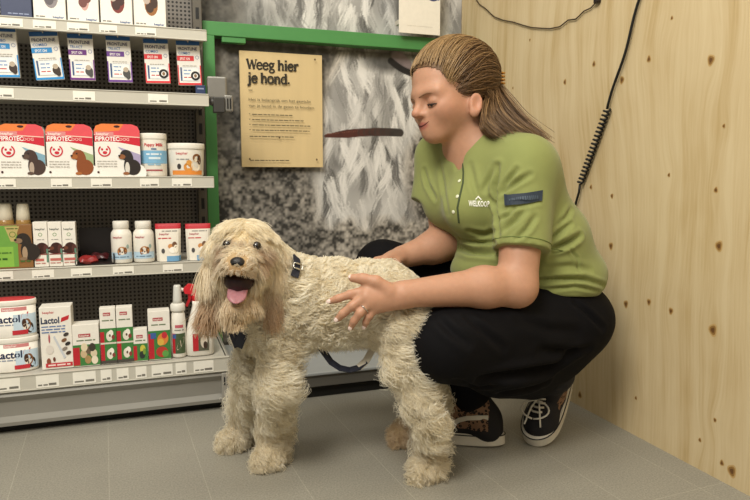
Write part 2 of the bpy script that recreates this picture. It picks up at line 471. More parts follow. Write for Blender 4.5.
    set_col(o, 'print', np.clip(col * .80 + .006, 0, 1).reshape(-1, 3))
    tag(o, 'black and white photo print of a shaggy long-haired horned animal covering the back wall', 'mural')
mural()

# plywood wall: grain runs upright and bends round the knots
def plywood():
    y0, y1, z0, z1, h = -1.0, WY, 0.0, 2.0, .008
    ny, nz = int((y1 - y0) / h) + 1, int((z1 - z0) / h) + 1
    Y, Z = np.meshgrid(np.linspace(y0, y1, ny), np.linspace(z0, z1, nz)); S = Y.shape
    kn = [(711, 60, 7), (649, 59, 5), (594, 64, 5), (565, 82, 5), (622, 80, 6), (724, 126, 3), (591, 187, 4), (612, 196, 4), (611, 246, 6), (719, 246, 7), (626, 304, 6), (649, 302, 5), (671, 311, 5),
          (713, 330, 8), (732, 471, 8), (580, 395, 6), (513, 88, 3), (636, 398, 3), (715, 420, 3), (669, 175, 3), (722, 463, 4), (716, 190, 4), (700, 440, 3), (530, 40, 3), (672, 18, 3)]
    K = [(onX(x, y, WX)[1], onX(x, y, WX)[2], s * .00105) for x, y, s in kn]
    r = np.random.default_rng(5)
    K += [(r.uniform(-.9, .85), r.uniform(.1, 1.6), r.uniform(.003, .007)) for _ in range(12)]
    U = Y + .085 * (vnoise(S, 62, 21) - .5) + .016 * (vnoise(S, 20, 22) - .5)
    sheet = np.floor((Z + .1) / 5) * .37
    for ky, kz, kr in K:
        dy, dz = Y - ky, Z - kz; s2 = (kr * 3.2) ** 2; e = np.exp(-(dy ** 2 / s2 + dz ** 2 / (s2 * 7)))
        U = U - dy * e * .85 + .012 * np.sign(r.random() - .5) * np.exp(-(dy ** 2 / (s2 * 5) + dz ** 2 / (s2 * 20)))
    v = np.stack([np.full(S, WX), Y, Z], -1).reshape(-1, 3)
    ii = np.arange(ny * nz).reshape(S); q = np.stack([ii[:-1, :-1], ii[1:, :-1], ii[1:, 1:], ii[:-1, 1:]], -1).reshape(-1, 4)
    m = bpy.data.materials.new('spruce_plywood'); m.use_nodes = True; N = m.node_tree.nodes; L = m.node_tree.links
    b = N['Principled BSDF']; b.inputs['Roughness'].default_value = .55; b.inputs['Specular IOR Level'].default_value = .3
    a = N.new('ShaderNodeAttribute'); a.attribute_name = 'grain'
    tc = N.new('ShaderNodeTexCoord'); sp = N.new('ShaderNodeSeparateXYZ'); L.new(tc.outputs['Object'], sp.inputs[0])
    cb = N.new('ShaderNodeCombineXYZ'); L.new(a.outputs['Fac'], cb.inputs['X']); 
    zs = N.new('ShaderNodeMath'); zs.operation = 'MULTIPLY'; zs.inputs[1].default_value = .045; L.new(sp.outputs['Z'], zs.inputs[0]); L.new(zs.outputs[0], cb.inputs['Y'])
    n1 = N.new('ShaderNodeTexNoise'); n1.inputs['Scale'].default_value = 26; n1.inputs['Detail'].default_value = 4; n1.inputs['Roughness'].default_value = .6; L.new(cb.outputs[0], n1.inputs['Vector'])
    n2 = N.new('ShaderNodeTexNoise'); n2.inputs['Scale'].default_value = 210; n2.inputs['Detail'].default_value = 3; L.new(cb.outputs[0], n2.inputs['Vector'])
    n3 = N.new('ShaderNodeTexNoise'); n3.inputs['Scale'].default_value = 5; n3.inputs['Detail'].default_value = 2; L.new(tc.outputs['Object'], n3.inputs['Vector'])
    ad = N.new('ShaderNodeMath'); ad.operation = 'MULTIPLY_ADD'; ad.inputs[1].default_value = .35; L.new(n2.outputs['Fac'], ad.inputs[0]); L.new(n1.outputs['Fac'], ad.inputs[2])
    ad2 = N.new('ShaderNodeMath'); ad2.operation = 'MULTIPLY_ADD'; ad2.inputs[1].default_value = .35; L.new(n3.outputs['Fac'], ad2.inputs[0]); L.new(ad.outputs[0], ad2.inputs[2])
    cr = N.new('ShaderNodeValToRGB'); e = cr.color_ramp.elements
    e[0].position = .52; e[0].color = (*lin('ae9466'), 1); e[1].position = 1.02; e[1].color = (*lin('d6c29a'), 1)
    x = e.new(.66); x.color = (*lin('c3aa7c'), 1); x = e.new(.82); x.color = (*lin('ceb88e'), 1)
    L.new(ad2.outputs[0], cr.inputs['Fac']); L.new(cr.outputs['Color'], b.inputs['Base Color'])
    bp = N.new('ShaderNodeBump'); bp.inputs['Strength'].default_value = .12; bp.inputs['Distance'].default_value = .001; L.new(n2.outputs['Fac'], bp.inputs['Height']); L.new(bp.outputs['Normal'], b.inputs['Normal'])
    # knots are part of the sheet: rings of darker wood let into its face
    kd, kl, kt = mat('knot_dark', '6a4826', .6), mat('knot_ring', '94703c', .6, noise=.15, nscale=300), mat('knot_halo', 'c2a068', .6, noise=.06, nscale=200)
    vv = [v]; qq = [q]; mi = [np.zeros(len(q), int)]; nv = len(v)
    for ky, kz, kr in K:
        for lay, (f, mm) in enumerate(((1.35, 3), (1.0, 2), (.55, 1))):
            n = 16; an = np.arange(n) / n * 6.2832; rr = kr * f * (1 + .12 * np.sin(an * 3 + ky * 90))
            ring = np.stack([np.full(n, WX - .0003 - .0002 * lay), ky + rr * np.cos(an), kz + rr * 1.25 * np.sin(an)], -1)
            cen = np.array([[WX - .0003 - .0002 * lay, ky, kz]]); vv += [ring, cen]
            k = np.arange(0, n, 2); qq.append(np.stack([np.full(8, nv + n), nv + (k + 2) % n, nv + k + 1, nv + k], -1)); mi.append(np.full(8, mm)); nv += n + 1
    V = np.concatenate(vv); Q = np.concatenate(qq)
    o = np_mesh('wall_right', V, Q, [m, kd, kl, kt], loc=(WX, 0, 0), smooth=False, mi=np.concatenate(mi))
    at_ = o.data.attributes.new('grain', 'FLOAT', 'POINT'); gv = np.zeros(len(V), np.float32); gv[:U.size] = U.ravel(); at_.data.foreach_set('value', gv)
    struct(o)
    e2 = MB(); e2.box(WX + .0005, WX + .02, -1.0, WY + .06, 0, 2.0, mat('ply_core', 'b08a55', .6, noise=.1)); struct(e2.build('trim_1'))
plywood()

# ------------------------------------------------------------------ green frame round the weighing place
GREEN = mat('green_lacquer', '4b8a4c', .4, noise=.03, nscale=20)
gf = thing('green_frame', 'green painted steel frame standing around the mural behind the weighing platform', 'frame', (.25, 2.24, 0))
gy = 2.225
zt, zb = onY(330, 30, gy)[2], onY(330, 43.5, gy)[2]
p0, p1 = onY(204.5, 100, gy)[0], onY(217, 130, gy)[0]
b_ = MB(); b_.xf = lambda p: (p[0] - .25, p[1] - 2.24, p[2])
b_.box(p0, 1.15, gy, gy + .05, zb, zt, GREEN, .002); b_.build('top_beam', gf)
b_ = MB(); b_.xf = lambda p: (p[0] - .25, p[1] - 2.24, p[2])
b_.box(p0, p1, gy, gy + .05, 0, zb, GREEN, .002); b_.build('post', gf)
b_ = MB(); b_.xf = lambda p: (p[0] - .25, p[1] - 2.24, p[2])
xa, xb = onY(222, 40, gy)[0], onY(246, 40, gy)[0]
b_.box(xa, xb, gy + .004, gy + .03, zb - .018, zb + .0005, GREEN, .002); b_.build('bracket', gf)

# ------------------------------------------------------------------ weighing platform
plm = mat('brushed_steel_sheet', 'b6baba', .38, metal=.35, noise=.04, nscale=30, stretch=(1, 12, 1)); dk = mat('black_rubber', '14130f', .7)
wp = thing('weighing_platform', 'low grey metal animal weighing platform on the floor behind the dog', 'scale', (.52, 2.03, 0))
X0, X1 = .226, .86; loc = lambda p: (p[0] - .52, p[1] - 2.03, p[2])
m_ = MB(); m_.xf = loc; m_.box(X0, X1, 1.81, 2.22, .072, .082, plm, .003); m_.build('top_plate', wp)
m_ = MB(); m_.xf = loc; m_.box(X0 + .004, X1 - .004, 1.818, 2.21, .036, .072, mat('grey_steel', '6d6a63', .4, metal=.3), .002); m_.build('side_rim', wp)
m_ = MB(); m_.xf = loc; m_.box(X0 + .01, X1 - .01, 1.835, 2.2, 0, .036, dk); m_.build('plinth', wp)

# ------------------------------------------------------------------ notice board sheet, leaflet holder, cords
SERIF = {  # slab serif letters drawn as strokes on a unit x height: (points, width)
 'W': ([[(-.05,1.42),(.30,0)],[(.30,0),(.62,1.3)],[(.62,1.3),(.95,0)],[(.95,0),(1.28,1.42)]], [.27,.15,.27,.15], [(-.05,1.42,.42),(.62,1.42,.0),(1.28,1.42,.36)], 1.3),
 'e': ([[(.08,.52),(.80,.56),(.78,.8),(.62,.98),(.40,.98),(.18,.82),(.08,.52),(.14,.2),(.34,.02),(.58,.02),(.82,.2)]], [.21], [], .92),
 'g': ([[(.38,.40),(.16,.54),(.14,.8),(.34,.98),(.56,.94),(.68,.7),(.58,.46),(.38,.40)],[(.60,.90),(.86,1.0)],[(.26,.42),(.16,.22),(.42,.12),(.76,.04),(.84,-.2),(.6,-.4),(.28,-.4),(.08,-.22),(.24,.06)]], [.2,.15,.17], [], .92),
 'h': ([[(.22,0),(.22,1.46)],[(.22,.7),(.42,.93),(.64,.96),(.80,.8),(.80,0)]], [.27,.22], [(.22,0,.4),(.80,0,.38),(.12,1.46,.24)], 1.05),
 'i': ([[(.22,0),(.22,.98)],[(.22,1.30),(.22,1.44)]], [.27,.27], [(.22,0,.44),(.12,.98,.26)], .48),
 'r': ([[(.22,0),(.22,.98)],[(.22,.6),(.38,.9),(.58,.98),(.70,.90)]], [.27,.22], [(.22,0,.46),(.12,.98,.26)], .76),
 'j': ([[(.24,.98),(.24,-.2),(.12,-.38),(-.06,-.38)],[(.24,1.30),(.24,1.44)]], [.27,.27], [(.14,.98,.26)], .5),
 'o': ([[(.46,.98),(.22,.92),(.09,.66),(.09,.34),(.22,.08),(.46,.02),(.70,.08),(.83,.34),(.83,.66),(.70,.92),(.46,.98)]], [.22], [], .96),
 'n': ([[(.22,0),(.22,.98)],[(.22,.7),(.42,.93),(.64,.96),(.80,.8),(.80,0)]], [.27,.22], [(.22,0,.4),(.80,0,.38),(.12,.98,.26)], 1.05),
 'd': ([[(.78,0),(.78,1.46)],[(.78,.78),(.58,.98),(.34,.96),(.12,.72),(.10,.34),(.28,.04),(.56,.02),(.78,.24)]], [.27,.2], [(.68,1.46,.26),(.88,0,.26)], 1.04),
 '.': ([[(.16,.02),(.16,.22)]], [.24], [], .36), ' ': ([], [], [], .42)}
def serif(mb, s, x, z, xh, m):
    for ch in s:
        st, ws, sf, adv = SERIF[ch]
        for k, pl in enumerate(st):
            w_ = ws[min(k, len(ws) - 1)] * xh * .62
            for a, b2 in zip(pl[:-1], pl[1:]):
                A = np.array(a) * xh; B = np.array(b2) * xh; t = nrm(B - A); n_ = np.array([-t[1], t[0]]) * w_; ex = t * w_ * .35
                q = [A - n_ - ex, B - n_ + ex, B + n_ + ex, A + n_ - ex]; mb.poly([(x + p[0], z + p[1]) for p in q], m)
        for cx, cz, wd in sf:
            if wd: zz = z + cz * xh; up = cz > .5; mb.rect(x + (cx - wd / 2) * xh, x + (cx + wd / 2) * xh, zz - (.11 * xh if up else 0), zz + (0 if up else .11 * xh), m)
        x += adv * xh
    return x
sy = 2.258
A = onY(238, 50, sy); B = onY(323, 167, sy); tl, tr = onY(238, 49.5, sy), onY(321, 56, sy); bl = onY(243, 167, sy)
bx0, bx1, bz0, bz1 = .5 * (tl[0] + bl[0]), onY(322.5, 110, sy)[0], bl[2], .5 * (tl[2] + tr[2])
sw, sh_ = bx1 - bx0, bz1 - bz0
sg = MB(); wood = mat('notice_board_wood', 'd2ba8a', .55, noise=.05, nscale=22, stretch=(1, 1, .15)); ink = flat('2a2418', .6)
sg.box(-sw / 2, sw / 2, 0, .012, 0, sh_, wood, .001); sg.fy = 0
u_ = sw / 85.0; top = sh_
xh = 6.4 * u_
serif(sg, 'Weeg hier', -sw / 2 + 8 * u_, top - 17.5 * u_, xh * 1.05, ink); serif(sg, 'je hond.', -sw / 2 + 8 * u_, top - 31 * u_, xh * 1.05, ink)
sg.rect(-sw / 2 + 8 * u_, -sw / 2 + 12 * u_, top - 39 * u_, top - 38.3 * u_, ink)
ink2 = flat('5c5238', .6)
sg.text('Het is belangrijk om het gewicht', -sw / 2 + 8 * u_, top - 49 * u_, 2.7 * u_, ink2, width=64 * u_, bold=.006); sg.text('van je hond in de gaten te houden.', -sw / 2 + 8 * u_, top - 55 * u_, 2.7 * u_, ink2, width=68 * u_, bold=.006)
for k, wd in enumerate((42, 53, 60, 59)): sg.lines(-sw / 2 + 11 * u_, -sw / 2 + (11 + wd) * u_, top - (63 + 5.2 * k) * u_, .95 * u_, ink2, k); sg.rect(-sw / 2 + 8 * u_, -sw / 2 + 9.2 * u_, top - (62.6 + 5.2 * k) * u_, top - (61.8 + 5.2 * k) * u_, ink2)
sg.lines(-sw / 2 + 8 * u_, -sw / 2 + 55 * u_, top - 85 * u_, 1.0 * u_, ink2, 9); sg.lines(-sw / 2 + 8 * u_, -sw / 2 + 48 * u_, top - 109 * u_, 1.0 * u_, ink2, 12)
for cx, cz in ((-.41, 8), (.41, 8), (-.05, 1), (.40, 110)): sg.ell(cx * sw, cz * u_ if cz > 1 else 30 * u_, .9 * u_, 1.1 * u_, flat('5a4526', .6))
o = sg.build('notice_board', loc=((bx0 + bx1) / 2, sy, bz0))
tag(o, 'pale wooden board with black writing Weeg hier je hond hanging on the mural', 'sign')

lh = MB(); Y_ = 2.19
q = onY(399, 33, Y_); q2 = onY(440, 35, Y_); wl = q2[0] - q[0]
lh.box(-wl / 2, wl / 2, 0, .004, 0, .30, flat('e6dfd0'), .0008); lh.box(-wl / 2, wl / 2, .004, .036, .03, .045, flat('cfc8ba')); lh.fy = 0
lh.rect(-wl / 2 + .002, 0.02, .122, .24, flat('6d7440')); lh.rect(-wl / 2 + .002, .02, .132, .15, flat('8d8f63')); lh.rect(.024, wl / 2 - .004, .12, .24, flat('8f90a8')); lh.ell(.05, .128, .02, .012, flat('3f4468'))
lh.rect(-wl / 2 + .03, wl / 2 - .03, .026, .0268, flat('c2bbab'))
o = lh.build('leaflet_panel', loc=((q[0] + q2[0]) / 2, Y_, (q[2] + q2[2]) / 2)); tag(o, 'white leaflet panel with a photo strip fixed above the green beam', 'panel')

cordm = mat('black_cord', '12110f', .5)
def wallp(x, y, off=.006): p = onX(x, y, WX - off); return p
cd = thing('coiled_cord', 'black spiral cord hanging straight down the plywood wall behind the woman', 'cord', wallp(607, 110))
cl = cd.location
m_ = MB(); m_.xf = lambda p: np.asarray(p) - np.array(cl)
a0, a1 = wallp(644, -14, .008), wallp(607.5, 109, .012)
m_.tube([a0 + (a1 - a0) * t + np.array([0, .004 * math.sin(t * 9), 0]) for t in np.linspace(0, 1, 24)], .0034, cordm); m_.build('straight_lead', cd)
m_ = MB(); m_.xf = lambda p: np.asarray(p) - np.array(cl)
c0, c1 = a1, wallp(580, 184, .012); ax_ = nrm(c1 - c0); e1 = np.array([1., 0, 0]); e2 = np.cross(ax_, e1)
turns = 19; T = np.linspace(0, 1, turns * 12)
m_.tube([c0 + (c1 - c0) * t + .0075 * (math.cos(t * turns * 6.283) * e1 + math.sin(t * turns * 6.283) * e2) for t in T], .0029, cordm, seg=6); m_.build('spiral', cd)
m_ = MB(); m_.xf = lambda p: np.asarray(p) - np.array(cl)
m_.tube([c1, wallp(579, 192, .012), wallp(575, 206, .01), wallp(569, 216, .01), wallp(566, 240, .01)], .0032, cordm); m_.build('tail_lead', cd)
tc_ = thing('thin_cable', 'thin dark cable looping along the top of the plywood wall to a black plug', 'cable', wallp(540, 29)); cl2 = tc_.location
m_ = MB(); m_.xf = lambda p: np.asarray(p) - np.array(cl2)
m_.tube([wallp(x, y + 1.0 * math.sin(x * .45), .005) for x, y in ((474, -4), (479, 3), (486, 10), (494, 16), (503, 20), (513, 23), (523, 25), (532, 27), (540, 29), (550, 28), (560, 26), (568, 21), (576, 18), (584, 12), (591, 7), (597, 2))], .0019, mat('brown_cable', '40301f', .5)); m_.build('wire', tc_)
m_ = MB(); m_.xf = lambda p: np.asarray(p) - np.array(cl2)
p = wallp(597, 0, .008); m_.box(p[0] - .006, p[0] + .007, p[1] - .009, p[1] + .009, p[2] - .008, p[2] + .014, mat('plug', '1d120e', .4), .003); m_.build('plug', tc_)

# ================================================================== SHELVING UNIT
SY, BYF = 1.96, 1.81                       # front planes of the upper shelves and of the base shelf
rack_loc = np.array([-.36, 2.1, 0]); rl = lambda p: np.asarray(p) - rack_loc
rack = thing('shelving_unit', 'grey metal shop shelving with perforated back panel full of pet care products', 'shelf', rack_loc)
shm = mat('shelf_enamel', 'b9b5aa', .4, spec=.5, noise=.02, nscale=12); raild = mat('price_rail_grey', 'c3bfb2', .35, noise=.02, nscale=14)
def perforated():
    m = mat('perforated_steel', '77716a', .5, metal=.1, noise=.05, nscale=12); N = m.node_tree.nodes; L = m.node_tree.links; b = N['Principled BSDF']
    src = b.inputs['Base Color'].links[0].from_socket
    tc = N.new('ShaderNodeTexCoord'); sp = N.new('ShaderNodeSeparateXYZ'); L.new(tc.outputs['Object'], sp.inputs[0])
    def cell(o):
        a = N.new('ShaderNodeMath'); a.operation = 'MULTIPLY'; a.inputs[1].default_value = 1 / .0125; L.new(o, a.inputs[0])
        f = N.new('ShaderNodeMath'); f.operation = 'FRACT'; L.new(a.outputs[0], f.inputs[0])
        s = N.new('ShaderNodeMath'); s.operation = 'SUBTRACT'; s.inputs[1].default_value = .5; L.new(f.outputs[0], s.inputs[0])
        p = N.new('ShaderNodeMath'); p.operation = 'POWER'; p.inputs[1].default_value = 2; L.new(s.outputs[0], p.inputs[0]); return p.outputs[0]
    ad = N.new('ShaderNodeMath'); L.new(cell(sp.outputs['X']), ad.inputs[0]); L.new(cell(sp.outputs['Z']), ad.inputs[1])
    lt = N.new('ShaderNodeMath'); lt.operation = 'LESS_THAN'; lt.inputs[1].default_value = .085; L.new(ad.outputs[0], lt.inputs[0])
    mx = N.new('ShaderNodeMix'); mx.data_type = 'RGBA'; L.new(lt.outputs[0], mx.inputs['Factor']); L.new(src, mx.inputs['A']); mx.inputs['B'].default_value = (*lin('1d1a16'), 1)
    L.new(mx.outputs['Result'], b.inputs['Base Color']); return m
LX = -1.25
m_ = MB(); m_.xf = rl; m_.box(LX, .168, 2.235, 2.25, .03, 1.6, perforated()); m_.build('back_panel', rack)
upm = mat('upright_steel', '5d584f', .45, metal=.3)
for ux in (.180, -.80):
    m_ = MB(); m_.xf = rl; m_.box(ux - .014, ux + .014, 2.19, 2.25, .0, 1.6, upm, .002); m_.fy = 2.19
    for k in range(26): m_.rect(ux - .005, ux + .005, .07 + .06 * k, .105 + .06 * k, flat('0e0d0b'))
    m_.build('upright', rack)
tagm, tink = flat('efebdf', .5), flat('77736a', .5)
def shelf(zt, zb, yf, tags_px, yline, SHX=SHX):
    s = MB(); s.xf = rl
    s.box(LX, SHX, yf + .006, 2.222, zt - .022, zt - .002, shm, .001)
    o = s.build('shelf', rack)
    s = MB(); s.xf = rl
    s.box(LX, SHX + .004, yf, yf + .012, zb, zt, raild, .0025); s.box(LX, SHX + .003, yf - .002, yf + .003, zb, zb + .003, raild, .001); s.box(LX, SHX + .003, yf - .002, yf + .003, zt - .003, zt, raild, .001)
    s.build('price_rail', o)
    for k, (a, b2) in enumerate(tags_px):
        xa, xb = onY(a, yline, yf)[0], onY(b2, yline, yf)[0]
        if a == 0: xa = xb - .055
        t = MB(); t.xf = rl; t.box(xa, xb, yf - .0012, yf - .0002, zb + .0045, zt - .006, tagm); t.fy = yf - .0012
        h_ = zt - zb; t.lines(xa + .004, xa + (xb - xa) * .5, zb + h_ * .22, h_ * .09, tink, k); t.lines(xa + (xb - xa) * .55, xb - .004, zb + h_ * .22, h_ * .14, tink, k + 50)
        t.build('price_tag', o)
    for bx in (SHX - .006,):
        t = MB(); t.xf = rl; t.prism([(bx - .001, zt - .024), (bx + .002, zt - .024), (bx + .002, zt - .002), (bx - .001, zt - .002)], yf + .012, 2.2, shm); t.build('side_bracket', o)
    return o
def zz(x, y, Y): return onY(x, y, Y)[2]
Z1 = .5 * (zz(0, 16.5, SY) + zz(205, 28.5, SY)); Z1b = .5 * (zz(0, 28, SY) + zz(205, 40.5, SY))
Z2 = .5 * (zz(0, 86, SY) + zz(205, 93.5, SY)); Z2b = .5 * (zz(0, 99, SY) + zz(205, 106.5, SY))
Z3 = .5 * (zz(0, 177, SY) + zz(205, 176, SY)); Z3b = .5 * (zz(0, 189, SY) + zz(205, 188, SY))
Z4 = .5 * (zz(0, 268, SY) + zz(190, 263, SY)); Z4b = .5 * (zz(0, 280, SY) + zz(190, 274, SY))
Z5 = .5 * (zz(0, 375, BYF) + zz(215, 359.5, BYF)); Z5b = .5 * (zz(0, 391, BYF) + zz(220, 374, BYF))
shelf(Z1, Z1b, SY, [(0, 23), (33, 56), (67, 89), (99, 117), (135, 156)], 25, .182)
shelf(Z2, Z2b, SY, [(0, 14), (73, 95), (148, 168)], 95, .183)
shelf(Z3, Z3b, SY, [(0, 16), (51, 72), (91, 112), (140, 159), (172, 192)], 183, .191)
shelf(Z4, Z4b, SY, [(0, 13), (32, 54), (71, 92), (113, 134), (163, 183)], 272)
shelf(Z5, Z5b, BYF, [(0, 20), (36, 59), (73, 96), (101, 112), (117, 129), (136, 147), (152, 173), (176, 187), (194, 214)], 380, .205)
m_ = MB(); m_.xf = rl
SHX = .205
basem = mat('base_panel_grey', '96938b', .35, metal=.25, noise=.03, nscale=10)
pr = [(BYF + .008, Z5b + .002), (BYF + .002, Z5b - .012), (BYF + .018, Z5b - .03), (BYF + .018, .045), (BYF + .002, .034), (BYF + .004, .024), (BYF + .03, .024), (BYF + .03, Z5b + .002)]
n = len(pr); xs = (LX, SHX)
m_.add([(x, y, z) for x in xs for y, z in pr], [list(range(n - 1, -1, -1)), list(range(n, 2 * n))] + [[i, (i + 1) % n, (i + 1) % n + n, i + n] for i in range(n)], basem)
m_.build('kick_panel', rack)
m_ = MB(); m_.xf = rl; m_.box(LX, SHX - .01, BYF + .035, 2.2, 0, .03, dk); m_.build('plinth', rack)
m_ = MB(); m_.xf = rl; m_.box(SHX, SHX + .007, BYF - .004, 2.2, .028, Z5 - .006, mat('end_panel_grey', 'a19d94', .4, metal=.2), .002)
m_.fy = BYF - .004
m_.box(SHX - .02, SHX + .004, BYF - .003, BYF + .02, .028, Z5b - .004, mat('end_panel_grey'), .003)
for k in (0, 1):
    m_.box(SHX - .014 + .008 * k, SHX - .011 + .008 * k, BYF - .0045, BYF, .075, .098, dk)
m_.build('end_panel', rack)
# grey clamp on the end of the second shelf
cp = onY(216, 96, 1.99); cr_ = thing('shelf_clamp', 'grey metal clamp fixed at the right end of the second shelf', 'clamp', cp); k_ = lambda p: np.asarray(p) - cp
gsm = mat('clamp_grey', '8d8a84', .35, metal=.5, noise=.04, nscale=40)
m_ = MB(); m_.xf = k_; a, b2 = onY(207, 76, 1.99), onY(227, 99, 1.99); m_.box(a[0], b2[0], 1.985, 2.01, b2[2], a[2], gsm, .005); m_.build('plate', cr_)
m_ = MB(); m_.xf = k_; a, b2 = onY(213, 97, 1.98), onY(225, 113, 1.98); m_.box(a[0], b2[0], 1.972, 2.0, b2[2], a[2], mat('clamp_block', '3c3a37', .4), .003); m_.build('block', cr_)
m_ = MB(); m_.xf = k_; a, b2 = onY(224, 95, 1.985), onY(233, 112, 1.985); m_.box(a[0], b2[0], 1.98, 2.005, b2[2], a[2], gsm, .004)
for q in (.3, .62): m_.box(a[0] + (b2[0] - a[0]) * q, a[0] + (b2[0] - a[0]) * q + .004, 1.978, 1.99, b2[2] + .008, a[2] - .01, dk)
m_.build('jaw', cr_)
m_ = MB(); m_.xf = k_; a, b2 = onY(207, 98, 1.99), onY(214, 106, 1.99); m_.ball((b2[0] - .004, 1.985, (a[2] + b2[2]) / 2), .012, mat('clamp_block'), R=None); m_.build('knob', cr_)
for k, (xx, lab) in enumerate(((onY(201, 88, 2.0)[0], ''),)):
    m_ = MB(); m_.box(-.014, .014, 0, .012, 0, .028, flat('2b3a5e'), .002); m_.fy = 0; m_.rect(-.009, .009, .016, .02, flat('8d97b4'))
    o = m_.build('price_clip', loc=(xx - .002, 1.99, Z2)); tag(o, 'small dark blue plastic clip standing on the right end of the second shelf', 'clip')

# ================================================================== PRODUCTS
WHT, RED, NAVY, GRN = flat('ece7dc'), flat('c22a33'), flat('28355f'), flat('3f7d3e')
def span(xl, xr, ytop, Y):
    y = (xl + xr) / 2; a, b3 = onY(xl, ytop, Y), onY(xr, ytop, Y)
    return (a[0] + b3[0]) / 2, b3[0] - a[0], onY(y, ytop, Y)[2]
def dogpic(mb, cx, cz, s, c1, c2, c3=None):
    """a small printed picture of a sitting dog"""
    a, b3, c = flat(c1), flat(c2), flat(c3 or c2)
    mb.ell(cx + .30 * s, cz + .34 * s, .34 * s, .36 * s, a); mb.ell(cx + .10 * s, cz + .40 * s, .19 * s, .40 * s, a); mb.ell(cx + .06 * s, cz + .30 * s, .10 * s, .28 * s, c)
    mb.ell(cx + .02 * s, cz + .90 * s, .26 * s, .24 * s, a); mb.ell(cx - .16 * s, cz + .82 * s, .15 * s, .11 * s, b3); mb.ell(cx + .20 * s, cz + .80 * s, .12 * s, .27 * s, a, rot=.2)
    mb.ell(cx - .27 * s, cz + .86 * s, .05 * s, .045 * s, flat('1c1512')); mb.ell(cx - .05 * s, cz + .96 * s, .035 * s, .035 * s, flat('1c1512')); mb.ell(cx + .0 * s, cz + .06 * s, .14 * s, .07 * s, b3)
def dachshund(mb, cx, cz, s, c1='3c1f18'):
    a = flat(c1); mb.ell(cx, cz + .5 * s, .38 * s, .34 * s, a); mb.ell(cx - .05 * s, cz + .18 * s, .5 * s, .18 * s, a); mb.ell(cx + .26 * s, cz + .36 * s, .17 * s, .36 * s, flat('57302a')); mb.ell(cx - .34 * s, cz + .42 * s, .2 * s, .14 * s, flat('6a3d2c')); mb.ell(cx - .48 * s, cz + .45 * s, .06 * s, .06 * s, flat('140d0b'))

PY = SY + .02
# --- top shelf: a dark blue box and four white ones, their tops above the picture
for k, (xl, xr, kind, lab) in enumerate(((0, 32, 0, 'dark blue carton at the left end of the top shelf'), (33, 66, 1, 'white carton with a grey round picture beside the dark blue carton on the top shelf'), (67, 99, 2, 'white carton with a slim pink and brown picture, third on the top shelf'),
        (100, 132.5, 3, 'white carton with a small red brown puppy group picture, fourth on the top shelf'), (133.5, 166, 4, 'white carton with tan and brown animal picture, rightmost on the top shelf'))):
    cx, wd, _ = span(xl, xr, 10, PY + .03)
    m_ = MB(); hh = .15; m_.box(-wd / 2 + .0008, wd / 2 - .0008, 0, .09, 0, hh, flat('3d4560') if kind == 0 else WHT, .0015); m_.fy = 0
    if kind == 0:
        m_.lines(-.02, .03, .016, .003, flat('8d97b4'), 3); m_.rect(-.03, .03, .09, .12, flat('dfe2ea'))
    else:
        c1 = ('8a8284', 'c79a92', '7a2f2a', '96622f')[kind - 1]; c2 = ('5a5458', '6d3d36', '3c1e1a', '3f2a1c')[kind - 1]
        m_.ell(.004, .068, .018 if kind != 2 else .012, .03, flat(c1)); m_.ell(.0, .06, .011, .014, flat(c2)); m_.ell(.012, .075, .01, .016, flat(c2)); m_.ell(-.008, .08, .009, .011, flat('b9a89a'))
        m_.lines(-wd / 2 + .006, -.012, .014, .0028, flat('6c6a66'), k); m_.text('beaphar', wd / 2 - .006, .013, .006, flat('35588f'), align='r', bold=.02); m_.rect(-wd / 2 + .006, wd / 2 - .006, .108, .125, RED)
    o = m_.build('carton', loc=(cx, PY + .03, Z1)); tag(o, lab, 'box', 'cartons on the top shelf')

